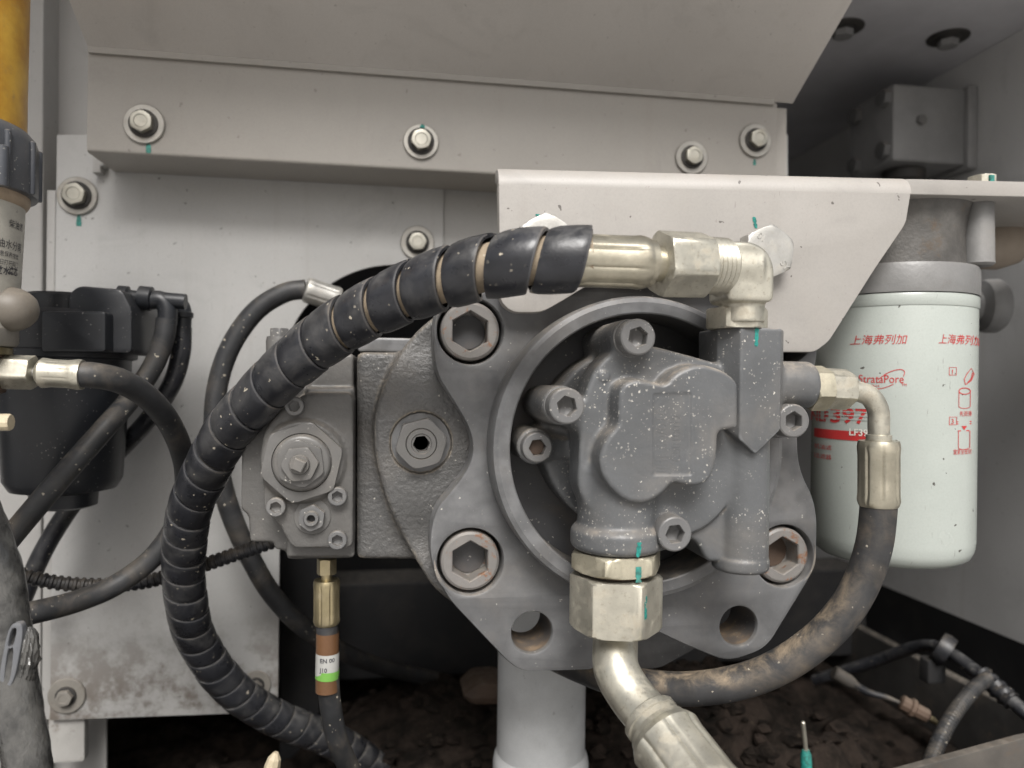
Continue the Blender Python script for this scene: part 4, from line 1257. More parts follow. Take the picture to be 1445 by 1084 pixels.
# ================================================================== hoses and fittings
def path(spec, n=10, step=0.003):
    """spec: (u, v, Y) control points"""
    return resample(catmull([P(u, v, Y) for u, v, Y in spec], n), step)
def crimp_r(r, grooves=8, depth=0.07, phase=0.0):
    def f(th):
        w = ((th + phase) * grooves / (2 * PI)) % 1.0
        return r * (1 - depth * max(0, 1 - abs(w - 0.5) * 7.0))
    return f
def crimp(name, a, b, r, mat, parent, grooves=8, seg=112, lip=True):
    """crimped hose sleeve from a to b"""
    a = Vector(a); b = Vector(b); L = (b - a).length
    g_ = crimp_r(r, grooves)
    g2 = crimp_r(r * 1.03, grooves, 0.03)
    rg = [(r * 0.80, 0), (r * 0.93, 0.0006), (r * 0.96, L * 0.035), (g2, L * 0.10), (g_, L * 0.22), (g_, L * 0.78), (g2, L * 0.9), (r * 1.0, L * 0.96), (r * 0.96, L)]
    return mk(name, *lathe(rg, a, b - a, seg), mat, parent, angle=28)
def hexbar(name, a, b, ap, rot, mat, parent, ch=0.6):
    a = Vector(a); b = Vector(b)
    return mk(name, *lathe(hexnut_rings(ap, (b - a).length, rot, ch), a, b - a, 72), mat, parent)

# ------------------------------------------------------------------ spiral wrapped pressure hose
HS = [(835, 366, .350), (790, 367, .353), (735, 370, .358), (680, 379, .366), (620, 396, .378), (570, 415, .391), (518, 440, .404), (469, 469, .417), (427, 501, .430), (389, 535, .442), (356, 570, .455), (325, 604, .469), (304, 639, .482), (287, 673, .495),
      (271, 708, .507), (263, 747, .52), (259, 805, .54), (264, 854, .556), (272, 890, .57), (289, 922, .583), (312, 955, .596), (342, 984, .607), (380, 1008, .62), (415, 1024, .63), (470, 1045, .645), (530, 1085, .66), (580, 1150, .66)]
ph = path(HS, 16, 0.0012)
hose = thing('wrapped_hose', 'black hydraulic hose in a wide spiral wrap arching from the elbow down left', 'hose', P(455, 1040, 0.61))
rh_ = 0.0119
mk('rubber_hose', *tube(ph[::3], rh_, 28), M['hose_tan'], hose)
# helical wrap, cut into its turns
fr_ = frames(ph)
Ls = [0.0]
for a, b in zip(ph, ph[1:]): Ls.append(Ls[-1] + (b - a).length)
def at_s(s):
    s = min(max(s, 0), Ls[-1] - 1e-6)
    i = int(s / Ls[-1] * (len(Ls) - 1)); i = min(max(i, 0), len(Ls) - 2)
    t_ = (s - Ls[i]) / (Ls[i + 1] - Ls[i])
    p = ph[i].lerp(ph[i + 1], t_)
    n_, b_, t2 = fr_[i]
    return p, n_, b_, t2
def pitch(s):
    t_ = s / Ls[-1]
    pts_ = [(0, 0.0235), (0.12, 0.0225), (0.3, 0.0215), (0.42, 0.0190), (0.55, 0.0175), (0.7, 0.0158), (1, 0.0150)]
    for (a, x), (b, y) in zip(pts_, pts_[1:]):
        if t_ <= b: return x + (y - x) * (t_ - a) / (b - a)
    return pts_[-1][1]
s0 = 0.0085; k = 0
rs = random.Random(5)
NS = 40
while s0 < Ls[-1] * 0.93 and k < 60:
    pt_ = pitch(s0)
    gap = 0.0022 if s0 < 0.10 else 0.0008
    if k in (1, 3, 4, 5): gap = 0.0028
    if k == 2: gap = 0.0042
    pt_ *= rs.uniform(0.94, 1.07)
    wid = pt_ - gap
    ro = float(np.interp(s0, [0, 0.10, 0.24, 0.5], [0.0160, 0.0152, 0.0141, 0.0137])) + rs.uniform(-0.0002, 0.0002)
    vv = []; ff = []
    e_ = float(np.interp(s0, [0.1, 0.35], [1.0, 0.6]))
    prof = [(-0.5, -0.0016), (-0.5, -0.0001 * e_), (-0.455, 0.0004 * e_), (-0.3, 0.0005 * e_), (0.0, 0.0006 * e_), (0.3, 0.0003 * e_), (0.46, -0.0004 * e_), (0.5, -0.0007 * e_), (0.5, -0.0022)]
    m_ = len(prof)
    tilt = rs.uniform(-0.03, 0.03)
    for i in range(NS + 1):
        th = 2 * PI * i / NS * 0.985
        sm = s0 + pt_ * (i / NS) + pt_ * 0.0
        for w, dr in prof:
            p, n_, b_, t2 = at_s(sm + w * wid)
            r_ = ro + dr
            vv.append(p + n_ * (r_ * math.cos(-th + 2.1)) + b_ * (r_ * math.sin(-th + 2.1)))
    for i in range(NS):
        for j in range(m_ - 1):
            ff.append([i * m_ + j, i * m_ + j + 1, (i + 1) * m_ + j + 1, (i + 1) * m_ + j])
    ff.append(list(range(m_))); ff.append([NS * m_ + j for j in range(m_)][::-1])
    wo_ = mk('wrap_turn', vv, ff, M['wrap_black'], hose, angle=40)
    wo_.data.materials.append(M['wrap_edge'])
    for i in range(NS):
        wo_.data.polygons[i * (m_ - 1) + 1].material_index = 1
    s0 += pt_; k += 1
# crimped end and swivel nut, elbow on the gear pump
e0, e1 = P(800, 367, 0.351), P(912, 371, 0.352)
crimp('crimp_sleeve', e0, e1, PX(37, 860, 370, .352), M['crimp_gold'], hose, 8)
e2 = P(938, 373, 0.353)
mk('hose_tail', *lathe([(PX(33, 920, 370, .352), 0), (PX(33, 920, 370, .352), (e2 - e1).length * 0.35), (PX(26, 920, 370, .352), (e2 - e1).length * 0.4), (PX(25, 920, 370, .352), (e2 - e1).length * 1.3)], e1 - (e2 - e1) * 0.1, e2 - e1, 48), M['crimp_gold'], hose)
n0, n1 = P(930, 372, 0.353), P(992, 374, 0.357)
hexbar('swivel_nut', n0, n1, PX(42, 960, 372, .355), 0.40, M['zinc_pale'], hose)
elb = thing('elbow_fitting', 'gold zinc plated elbow fitting on top of the gear pump tower', 'fitting', (tx, YT, zt1))
ec = P(1047, 385, YT - 0.012)
te0 = P(985, 374, 0.358); te1 = P(1022, 376, 0.362)
thr = []
L = (te1 - te0).length
for i in range(13):
    thr.append((PX(40 if i % 2 else 37, 1000, 375, .36), L * i / 12))
mk('elbow_thread', *lathe(thr, te0, te1 - te0, 48), M['zinc_pale'], elb, angle=20)
# forged elbow body
ex0, ex1 = P(1020, 380, YT - 0.02).x, P(1085, 380, YT - 0.02).x
ez0, ez1 = P(1047, 424, YT - 0.03).z, P(1047, 338, YT - 0.03).z
g = Grid((ex0 - 0.004, 0.350, ez0 - 0.014), (ex1 + 0.004, 0.405, ez1 + 0.004), 0.0007)
ye = 0.372
he = PX(33, 1047, 380, ye)
pe = [(ex0, ez0), (ex1, ez0), (ex1, ez1 - 0.012), (ex1 - 0.004, ez1 - 0.004), (ex1 - 0.012, ez1), (ex0, ez1)]
d = g.poly_y(round_poly(pe, 0.004, 5), ye - he, ye + he, 0.0022)
d = smin(d, g.cyl_x(ye, (te1.z), PX(36, 1047, 380, ye), ex0 - 0.002, ex0 + 0.02, 0.001), 0.0015)
d = smin(d, g.cyl_z((ex0 + ex1) / 2 + 0.002, ye + 0.002, PX(31, 1047, 430, ye), ez0 - 0.010, ez0 + 0.01, 0.001), 0.002)
sdf_obj('elbow_body', g, d, M['zinc_pale'], elb)
xc = (ex0 + ex1) / 2 + 0.002
hz0, hz1 = zt1 - 0.0002, P(1046, 432, YT - 0.02).z
hexbar('elbow_hex', (xc, YT - 0.006, hz0), (xc, YT - 0.006, hz1), PX(39, 1046, 445, YT - 0.02), 0.30, M['zinc_pale'], elb)

# ------------------------------------------------------------------ suction fitting below the gear pump
YI = YT
suc = thing('suction_hose', 'gold plated suction hose end with big hex nut under the gear pump', 'hose', P(960, 1084, 0.345))
pu = PX(1, 868, 850, YT - 0.02)
za = zi0 + 0.0004; zb = P(868, 826, YT - 0.024).z; zc = P(868, 908, YT - 0.024).z
adp = thing('port_adapter', 'thin gold hex adapter between gear pump inlet and big nut', 'fitting', (ix, YT, zb))
mk('adapter_hex', *lathe(hexnut_rings(60 * pu, (za - zb) * 0.78, 0.55), (ix, YT, zb + (za - zb) * 0.14), (0, 0, 1), 84), M['zinc_yellow'], adp)
mk('adapter_neck', *lathe([(48 * pu, 0), (48 * pu, za - zb)], (ix, YT, zb), (0, 0, 1), 48), M['brown_rust'], adp)
# worn brass patch on the adapter and marking paint
hexbar('swivel_nut', (ix, YT, zc), (ix, YT, zb - 0.0004), 60 * pu, 0.28, M['zinc_pale'], suc)
yfr = YT - 60 * pu
pp = [Vector((ix, YT, zc + 0.006)), Vector((ix, YT, zc - 0.008)), P(870, 945, YT - 0.010), P(893, 985, YT - 0.02), P(925, 1022, YT - 0.034), P(965, 1065, YT - 0.05)]
ps = resample(catmull(pp, 12), 0.002)
mk('bent_tube', *tube(ps, lambda i, n, th: 33.5 * pu * (1 - 0.03 * i / n), 36), M['zinc_pale'], suc)
q0 = P(915, 1010, YT - 0.030); q1 = P(1010, 1140, YT - 0.075)
dq = (q1 - q0).normalized()
mk('tube_collar', *lathe([(36 * pu, 0), (40 * pu, 0.0012), (40 * pu, 0.0045), (38 * pu, 0.005), (38 * pu, 0.008), (43 * pu, 0.009), (45 * pu, 0.012), (40 * pu, 0.0135)], q0, dq, 64), M['zinc_pale'], suc, angle=28)
crimp('crimp_sleeve', q0 + dq * 0.0115, q1, 50 * pu, M['zinc_pale'], suc, 8)
def surf_mark(u, v0, v1, w, Yf, parent, seed):
    rs2 = random.Random(seed); n = 8; vv = []; ff = []
    for i in range(n + 1):
        p = P(u, v0 + (v1 - v0) * i / n, Yf)
        ww = PX(w, u, v0, Yf) / 2 * rs2.uniform(0.7, 1.15)
        vv += [(p.x - ww, 0, p.z), (p.x + ww, 0, p.z)]
    return vv, [[2 * i, 2 * i + 1, 2 * i + 3, 2 * i + 2] for i in range(n)]
def on_hex(vf, cx, cy, ap, rot, parent):
    hx = hexr(ap, rot)
    out = []
    for x, _, z in vf[0]:
        # frame of a vertical lathe: x axis = t x a
        fx_, fy_, _a = frame_of((0, 0, 1))
        lo_, hi_ = 0.0, 0.1
        y = cy - ap
        for it in range(60):
            y = cy - 0.06 + 0.06 * it / 59
            v2 = Vector((x - cx, y - cy, 0))
            th = math.atan2(v2.dot(fy_), v2.dot(fx_)) % (2 * PI)
            if v2.length <= hx(th): break
        out.append((x, y - 0.0006, z))
    mk('paint_mark', out, vf[1], M['teal_mark'], parent)
on_hex(surf_mark(901, 800, 822, 8, yfr, adp, 5), ix, YT, 60 * pu, 0.55, adp)
on_hex(surf_mark(911, 842, 874, 6, yfr, suc, 6), ix, YT, 60 * pu, 0.28, suc)

# ------------------------------------------------------------------ hose from the side port round the filter
side = thing('filter_hose', 'dusty black hose with gold elbow looping from the gear pump below the filter', 'hose', P(1000, 985, 0.42))
pz_ = pz
hexbar('port_hex', (xp1 - 0.001, YT, P(1150, 548, YT).z), P(1164, 548, YT), PX(28, 1150, 545, YT), 0.35, M['zinc_yellow'], side)
a_, b_ = P(1160, 548, YT), P(1195, 550, YT + 0.001)
hexbar('swivel_nut', a_, b_, PX(25.5, 1185, 545, YT), 0.45, M['zinc_pale'], side)
pts_ = [P(1188, 551, YT), P(1208, 552, YT), P(1228, 560, YT), P(1239, 579, YT), P(1240, 602, YT), P(1240, 630, YT)]
mk('elbow_tube', *tube(resample(catmull(pts_, 10), 0.0012), PX(14.5, 1230, 570, YT), 28), M['zinc_pale'], side)
c0, c1 = P(1240, 716, YT), P(1240, 622, YT)
mk('tube_collar', *lathe([(PX(17, 1240, 620, YT), 0), (PX(17, 1240, 620, YT), PX(10, 1240, 620, YT)), (PX(15, 1240, 620, YT), PX(11, 1240, 620, YT))], P(1240, 624, YT), (0, 0, 1), 40), M['zinc_pale'], side)
crimp('crimp_sleeve', c0, c1, PX(27.5, 1240, 670, YT), M['crimp_gold'], side, 8)
FH = [(1240, 690, YT), (1239, 725, YT), (1232, 775, YT), (1212, 830, YT + 0.002), (1178, 880, YT + 0.006), (1130, 922, YT + 0.012), (1075, 952, YT + 0.020), (1015, 968, YT + 0.028), (950, 972, YT + 0.042), (880, 962, YT + 0.06), (820, 942, YT + 0.09), (760, 915, YT + 0.13)]
mk('rubber_hose', *tube(path(FH, 10, 0.002), PX(24.5, 1232, 775, YT), 28), M['hose_dusty'], side)

# ------------------------------------------------------------------ small hose hanging under the regulator
YS = 0.485
sm = thing('pilot_hose', 'thin black hose with gold end and label hanging under the regulator', 'hose', P(490, 1084, 0.52))
cc = P(461, 800, YS)
u_ = PX(1, 461, 800, YS)
mk('hose_nut', *lathe(hexnut_rings(12 * u_, 22 * u_, 0.4), (cc.x, cc.y, cc.z - 10 * u_), (0, 0, 1), 60), M['brass_gold'], sm)
mk('hose_neck', *lathe([(8 * u_, 0), (8 * u_, 14 * u_)], (cc.x, cc.y, cc.z - 23 * u_), (0, 0, 1), 24), M['brass_gold'], sm)
crimp('crimp_sleeve', P(461, 882, YS), P(461, 818, YS), 18 * u_, M['brass_gold'], sm, 8)
SH = [(461, 870, YS), (462, 900, YS), (463, 950, YS), (467, 1000, YS + 0.004), (478, 1050, YS + 0.012), (505, 1110, YS + 0.03)]
mk('rubber_hose', *tube(path(SH, 10, 0.002), 15.2 * u_, 24), M['hose_rubber'], sm)
def band(name, v0, v1, r, mat, u=461.5):
    a, b = P(u, v1, YS), P(u + 0.8, v0, YS)
    mk(name, *lathe([(r, 0), (r, (b - a).length)], a, b - a, 40, False, False), M[mat], sm)
band('tape', 892, 975, 15.9 * u_, 'tape_brown')
band('label', 920, 955, 16.3 * u_, 'label_white')
band('label_stripe', 944, 956, 16.5 * u_, 'label_green')
v, f = text_mesh('EN 00', 1.0, 2, bold=0.02)
def on_small(vf, u, v0, cap):
    s_ = cap * u_ / 0.72
    vv = []
    for p in vf[0]:
        th = (p[0] - 1.1) * s_ / (16.5 * u_)
        c_ = P(461.8, v0, YS)
        vv.append((c_.x + 16.7 * u_ * math.sin(th), c_.y - 16.7 * u_ * math.cos(th), c_.z + p[1] * s_))
    mk('printed_text', vv, vf[1], M['print_black'], sm, smooth=False)
on_small((v, f), 461, 930, 6)
v, f = text_mesh('J10', 1.0, 2, bold=0.02); on_small((v, f), 461, 943, 6)

# ------------------------------------------------------------------ hose behind the regulator
bh = thing('return_hose', 'black hose curving from the round opening behind the regulator', 'hose', P(310, 640, 0.60))
BH = [(432, 408, 0.60), (400, 414, 0.60), (360, 440, 0.60), (325, 490, 0.60), (306, 550, 0.60), (303, 620, 0.60), (318, 700, 0.60), (345, 770, 0.605), (385, 840, 0.615), (440, 893, 0.64), (520, 935, 0.70), (620, 960, 0.78)]
mk('rubber_hose', *tube(path(BH, 10, 0.003), PX(14, 330, 500, .6), 24), M['hose_rubber'], bh)
crimp('crimp_sleeve', P(430, 408, 0.60), P(478, 424, 0.606), PX(18, 450, 410, .6), M['zinc_white'], bh, 6)
# ================================================================== things at the left edge
YQ = 0.43
Q = lambda n: PX(n, 0, 300, YQ)
fax = P(-91, 300, YQ).x
zq = lambda v: P(0, v, YQ - 0.035).z
sep = thing('water_separator', 'pale fuel water separator with amber bowl and dark collar at the left edge', 'filter', (fax, YQ, zq(620)))
def ring_part(name, rows, mat, parent=sep, seg=72, cap0=True, cap1=True, angle=30):
    zb_ = zq(rows[0][1])
    return mk(name, *lathe([(Q(r), zq(v) - zb_) for r, v in rows], (fax, YQ, zb_), (0, 0, 1), seg, cap0, cap1), M[mat], parent, angle=angle)
ring_part('amber_bowl', [(106, 170), (106, 90), (107, 0), (108, -120)], 'amber_plastic')
col_o = ring_part('collar', [(116, 250), (120, 249), (121, 246), (121, 172), (118, 160), (110, 150), (104, 148)], 'bowl_collar')
# ribs and the tab on the collar
for k in range(9):
    a = R(-80 + k * 24 + 4)
    cx, cy_ = fax + Q(121) * math.sin(a), YQ - Q(121) * math.cos(a)
    mk('rib', *lathe([(Q(4), 0), (Q(4.5), 0.001), (Q(4.5), zq(168) - zq(248)), (Q(2), zq(166) - zq(248))], (cx, cy_, zq(248)), (0, 0, 1), 14), M['bowl_collar'], col_o)
a = R(62)
tv = []
cx, cy_ = fax + Q(128) * math.sin(a), YQ - Q(128) * math.cos(a)
mk('tab', *lathe([(Q(7), 0), (Q(7.5), 0.001), (Q(7.5), zq(196) - zq(254)), (Q(6), zq(195) - zq(254))], (cx, cy_, zq(254)), (0, 0, 1), 20), M['bowl_collar'], col_o)
ring_part('rim', [(104, 268), (108, 264), (111, 258), (111, 244), (108, 240)], 'tan_rim')
ring_part('can', [(90, 468), (98, 460), (101, 380), (104, 300), (105, 266)], 'old_white')
ring_part('lower_ring', [(88, 486), (96, 484), (99, 478), (99, 458), (95, 452)], 'old_metal')
ring_part('valve_body', [(60, 600), (70, 590), (74, 560), (84, 556), (86, 500), (84, 484)], 'brown_rust')
ring_part('brass_band', [(90, 498), (92, 497), (92, 487), (90, 486)], 'brass_gold')
dk = P(30, 437, YQ)
mk('dome', *lathe([(Q(31), -Q(34)), (Q(31.5), -Q(10)), (Q(29), 0.0), (Q(25), Q(8)), (Q(18), Q(16)), (Q(9), Q(20.5)), (Q(1), Q(22))], dk, (1, 0, 0), 40), M['old_dome'], sep, angle=60)
tp = P(2, 596, YQ - 0.02)
mk('drain_plug', *lathe([(Q(10), -Q(30)), (Q(11.5), -Q(28)), (Q(11.5), Q(10)), (Q(10.5), Q(12))], tp, (1, 0, 0), 12), M['tan_plug'], sep, angle=20)
# print on the can
def sep_print(s, u, vb, cap, squeeze=1.0, bold=0.0):
    v, f = text_mesh(s, 1.0, 2, bold=bold)
    if not v: return
    rr_ = Q(103.8); best = None
    for i in range(-180, 181):
        th = R(i * 0.5)
        dd = Vector((fax + rr_ * math.sin(th), YQ - rr_ * math.cos(th), 0)); uu = CU + FPX * dd.dot(R0) / dd.dot(Fv)
        if best is None or abs(uu - u) < best[0]: best = (abs(uu - u), th)
    th0 = best[1]; s_ = Q(cap) / 0.72
    vv = []
    zz = P(u, vb, YQ - rr_ * math.cos(th0)).z
    for p in v:
        th = th0 + p[0] * s_ * squeeze / rr_
        z_ = zz + p[1] * s_
        # the can tapers slightly
        rl = Q(np.interp(z_, [zq(460), zq(380), zq(300), zq(266)], [98, 101, 104, 105])) + 0.0003
        vv.append((fax + rl * math.sin(th), YQ - rl * math.cos(th), z_))
    mk('printed_text', vv, f, M['print_black'], sep, smooth=False)
sep_print('柴油滤', 9, 319, 9)
sep_print('油水分离', -6, 346, 10)
sep_print('注意保养排放', -10, 358, 6)
sep_print('每日打开阀门', -10, 370, 6)
sep_print('放水', -6, 384, 9, bold=0.02)
sep_print('滤芯', 11, 386, 9, bold=0.02)

# ------------------------------------------------------------------ hose from the separator
lh = thing('separator_hose', 'black rubber hose with pale crimped end looping from the separator', 'hose', P(120, 870, 0.47))
YH = 0.435
hexbar('hose_nut', P(-10, 524, YH), P(48, 526, YH), PX(22, 20, 525, YH), 0.3, M['zinc_pale'], lh)
mk('hose_neck', *lathe([(PX(8, 40, 525, YH), 0), (PX(8, 40, 525, YH), 0.004), (PX(10, 40, 525, YH), 0.005), (PX(10, 40, 525, YH), 0.010)], P(42, 526, YH), (1, 0, 0), 32), M['zinc_white'], lh)
ca_, cb_ = P(53, 526, YH), P(117, 529, YH)
Lc = (cb_ - ca_).length; u_ = PX(1, 80, 525, YH)
gfun = crimp_r(20 * u_, 10, 0.05)
mk('crimp_sleeve', *lathe([(14 * u_, 0), (19 * u_, 0.0015), (21.5 * u_, Lc * 0.12), (21 * u_, Lc * 0.2), (gfun, Lc * 0.32), (gfun, Lc * 0.68), (21 * u_, Lc * 0.8), (22 * u_, Lc * 0.9), (21 * u_, Lc)], ca_, cb_ - ca_, 100), M['zinc_pale'], lh, angle=28)
LH = [(105, 529, .435), (135, 530, .437), (175, 540, .45), (215, 567, .475), (246, 610, .505), (262, 665, .53), (255, 725, .54), (220, 782, .537), (168, 823, .53), (110, 848, .515), (40, 866, .495), (-30, 880, .485)]
mk('rubber_hose', *tube(path(LH, 10, 0.002), 18.5 * u_, 28), M['hose_rubber'], lh)

# ------------------------------------------------------------------ black plastic canister
YN = 0.575
N = lambda n: PX(n, 95, 560, YN)
cx_ = P(92, 560, YN).x
zn = lambda v: P(92, v, YN - 0.03).z
cn = thing('plastic_canister', 'black plastic filter canister mounted on the bulkhead behind the hoses', 'canister', (cx_, YN, zn(725)))
mk('bowl', *lathe([(N(40), 0), (N(66), 0.003), (N(74), 0.010), (N(79), zn(590) - zn(704)), (N(84), zn(505) - zn(704))], (cx_, YN, zn(704)), (0, 0, 1), 64), M['black_plastic'], cn)
mk('bowl_rim', *lathe([(N(84), 0), (N(91), 0.001), (N(91), zn(494) - zn(506)), (N(86), zn(492) - zn(506))], (cx_, YN, zn(506)), (0, 0, 1), 64), M['black_plastic'], cn)
mk('cap', *lathe([(N(87), 0), (N(88), 0.001), (N(87), zn(442) - zn(494)), (N(80), zn(436) - zn(494)), (N(52), zn(434) - zn(494)), (N(52), zn(414) - zn(494)), (N(48), zn(410) - zn(494))], (cx_, YN, zn(494)), (0, 0, 1), 64), M['black_plastic'], cn)
qn = lambda u, v, Y=YN - 0.045: XZ(u, v, Y)
mk('cap_panel', *prism(round_poly([qn(62, 497), qn(152, 497), qn(152, 440), qn(62, 440)], N(5)), YN - 0.049, YN - 0.03, bev=0.0015), M['black_plastic'], cn)
mk('cap_block', *prism(round_poly([qn(96, 495, YN - .035), qn(186, 499, YN - .035), qn(186, 436, YN - .035), qn(172, 408, YN - .035), qn(110, 403, YN - .035), qn(96, 414, YN - .035)], N(8)), YN - 0.035, YN + 0.03, bev=0.002), M['black_plastic'], cn)
mk('bottom_neck', *lathe([(N(30), 0), (N(42), 0.002), (N(44), 0.0155)], (cx_, YN, zn(704) - 0.011), (0, 0, 1), 40), M['black_plastic'], cn)
# connectors
yk_ = YN - 0.012
mk('outlet_stub', *lathe([(N(15), 0), (N(15), 0.006), (N(10), 0.007), (N(10), 0.013), (N(17), 0.014), (N(17), 0.022), (N(11), 0.023), (N(11), 0.045)], P(168, 418, yk_), (1, 0, -0.06), 28), M['black_plastic'], cn)
mk('hose_elbow', *tube(resample(catmull([P(212, 424, yk_), P(228, 424, yk_), P(236, 436, yk_), P(236, 458, yk_)], 8), 0.0015), N(13), 20), M['black_plastic'], cn)
mk('hose_elbow', *tube(resample(catmull([P(228, 428, yk_ + .02), P(250, 428, yk_ + .02), P(258, 440, yk_ + .02), P(257, 470, yk_ + .02)], 8), 0.0015), N(12), 20), M['black_plastic'], cn)
mk('hose_clamp', *lathe([(N(14), 0), (N(15.5), 0.0006), (N(15.5), 0.004), (N(14), 0.0046)], P(257, 449, yk_ + .02), (0, 0, 1), 28), M['black_plastic'], cn)
hA = thing('breather_hose', 'dark grey hose slanting down left in front of the black canister', 'hose', P(20, 750, 0.52))
mk('rubber_hose', *tube(path([(235, 450, yk_), (231, 478, yk_), (217, 515, yk_), (190, 556, yk_ - 0.006), (150, 602, yk_ - 0.03), (95, 664, yk_ - 0.045), (40, 728, yk_ - 0.05), (-20, 800, yk_ - 0.05)], 10, 0.003), N(14), 24), M['hose_rubber'], hA)
hB = thing('drain_hose', 'black hose slanting down left behind the black canister', 'hose', P(40, 800, 0.62))
mk('rubber_hose', *tube(path([(257, 462, yk_ + .02), (255, 500, yk_ + .02), (241, 545, yk_ + .025), (205, 597, yk_ + .035), (150, 655, yk_ + .05), (100, 715, yk_ + .05), (60, 780, yk_ + .05), (30, 850, yk_ + .05)], 10, 0.003), N(13.5), 24), M['wrap_black'], hB)
# ------------------------------------------------------------------ corrugated conduit
cd = thing('corrugated_conduit', 'black corrugated cable conduit running behind the spiral wrapped hose', 'conduit', P(200, 830, 0.56))
pcd = path([(-10, 800, 0.545), (30, 812, 0.55), (85, 823, 0.555), (145, 826, 0.56), (205, 821, 0.56), (270, 803, 0.555), (330, 783, 0.55), (380, 766, 0.545), (430, 748, 0.54)], 12, 0.0008)
mk('conduit_tube', *tube(pcd, lambda i, n, th: PX(10.5, 200, 820, .555) * (1.0 if (i // 3) % 2 else 0.80), 20), M['conduit'], cd, angle=15)
# ------------------------------------------------------------------ hose in a clear film sleeve
YZ = 0.40
slv = thing('sleeved_hose', 'grey hose in a shiny clear film sleeve at the lower left edge', 'hose', P(35, 1090, YZ))
psl = path([(-48, 690, YZ), (-22, 750, YZ), (-2, 810, YZ), (8, 870, YZ), (15, 930, YZ - .002), (26, 1000, YZ - .004), (36, 1060, YZ - .006), (44, 1130, YZ - .008)], 14, 0.0016)
rs4 = np.random.RandomState(4); ang = rs4.rand(6) * 6.28
usl = PX(1, 20, 900, YZ)
mk('film_sleeve', *tube(psl, lambda i, n, th: 30 * usl * (1 + 0.012 * math.sin(3 * th + i * 0.35 + ang[0]) + 0.010 * math.sin(5 * th - i * 0.6) + 0.010 * math.sin(9 * th + i * 1.1)), 40), M['sleeve_film'], slv, angle=50)
clip = thing('cable_clip', 'slotted grey plastic clip gripping the film sleeved hose', 'clip', P(22, 925, YZ))
ic = min(range(len(psl)), key=lambda i: (psl[i] - P(14, 922, YZ)).length)
pcx = psl[ic]
# slotted oval ring seen nearly edge-on, and the crumpled film tied beside it
YX = YZ - 0.013
sgn = lambda x, e: math.copysign(abs(x) ** e, x)
ell = lambda cx, cz, a, b_, tl, n=44, e=0.62: [(cx + a * sgn(math.cos(t_), e) + tl * b_ * sgn(math.sin(t_), e), cz + b_ * sgn(math.sin(t_), e)) for t_ in [2 * PI * i / n for i in range(n)]]
cc_ = XZ(15, 926, YX); ux = PX(1, 15, 926, YX)
h1_ = XZ(17, 900, YX); h2_ = XZ(12, 939, YX)
mk('clip_ring', *prism(ell(cc_[0], cc_[1], 11 * ux, 46 * ux, 0.16), YX, YX + 0.004, [ell(h1_[0], h1_[1], 3.6 * ux, 13 * ux, 0.20), ell(h2_[0], h2_[1], 3.8 * ux, 25 * ux, 0.10)], bev=0.0006), M['clip_plastic'], clip)
lump = P(36, 926, YZ - 0.006)
mk('film_knot', *lathe([(lambda th, a=a_, s=s_: a * usl * (1 + 0.10 * math.sin(5 * th + s) + 0.09 * math.sin(11 * th + 2.7 * s) + 0.05 * math.sin(17 * th - s)), h_ * usl) for a_, h_, s_ in
    ((3, -44, 0), (9, -40, .9), (13, -31, 1.9), (15, -22, 2.6), (14.5, -14, 3.9), (16.5, -5, 4.6), (15, 4, 5.9), (16, 13, 6.7), (13.5, 22, 7.7), (12, 30, 8.8), (7, 38, 9.7), (2, 42, 10.4))], lump, Vector((0.12, -0.05, 1)), 60), M['sleeve_film'], clip, angle=28)
# ================================================================== below the pump and on the right
# grey vertical pipe
YP = 0.56
pp_ = thing('grey_pipe', 'thick grey painted vertical pipe under the pump flange', 'pipe', P(762, 1084, YP))
pr = PX(62, 762, 1000, YP)
c0 = P(762, 1140, YP); c1 = P(762, 640, YP)
H = c1.z - c0.z
zr1 = P(762, 1062, YP).z - c0.z; 
mk('pipe_tube', *lathe([(pr, zr1), (pr, H)], c0, (0, 0, 1), 64), M['pipe_grey'], pp_)
mk('pipe_collar', *lathe([(pr * 1.08, 0), (pr * 1.085, zr1 - 0.006), (pr * 1.06, zr1 - 0.001), (pr * 1.01, zr1 + 0.0022), (pr * 0.98, zr1 + 0.0022)], c0, (0, 0, 1), 64, True, False), M['pipe_grey'], pp_)
# lower housing glimpsed between the flange lugs
mk('lower_housing', *prism(round_poly([XZ(u, v, 0.49) for u, v in ((850, 820), (1000, 820), (985, 915), (930, 945), (870, 945), (845, 900))], 0.006), 0.49, 0.56, bev=0.002), M['pump_grey'], pump)
# dark post behind the regulator
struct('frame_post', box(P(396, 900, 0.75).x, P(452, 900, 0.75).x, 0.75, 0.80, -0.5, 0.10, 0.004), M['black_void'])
# box bolted to the right wall
bx = thing('junction_box', 'grey square box with bolts mounted on the right wall under the ceiling', 'box', (XW, 0.72, P(1317, 238, 0.72).z))
YJ = 0.715
a = P(1261, 117, YJ); b = P(1362, 233, YJ)
bo = mk('box_body', *prism(round_poly([(a.x, a.z), (b.x, a.z), (b.x, b.z), (a.x, b.z)], 0.004, 4), YJ, YJ + 0.075, bev=0.003), M['box_grey'], bx)
mk('box_rim', *prism(round_poly([(b.x, a.z + 0.003), (XW - 0.0005, a.z + 0.004), (XW - 0.0005, b.z - 0.005), (b.x, b.z - 0.004)], 0.003, 3), YJ - 0.004, YJ + 0.08, bev=0.002), M['box_grey'], bx)
sc2 = P(1299, 170, YJ)
mk('box_screw', *lathe(hexnut_rings(0.005, 0.004, 0.3, back=False), (sc2.x, YJ, sc2.z), (0, -1, 0), 36), M['screw_grey'], bx)
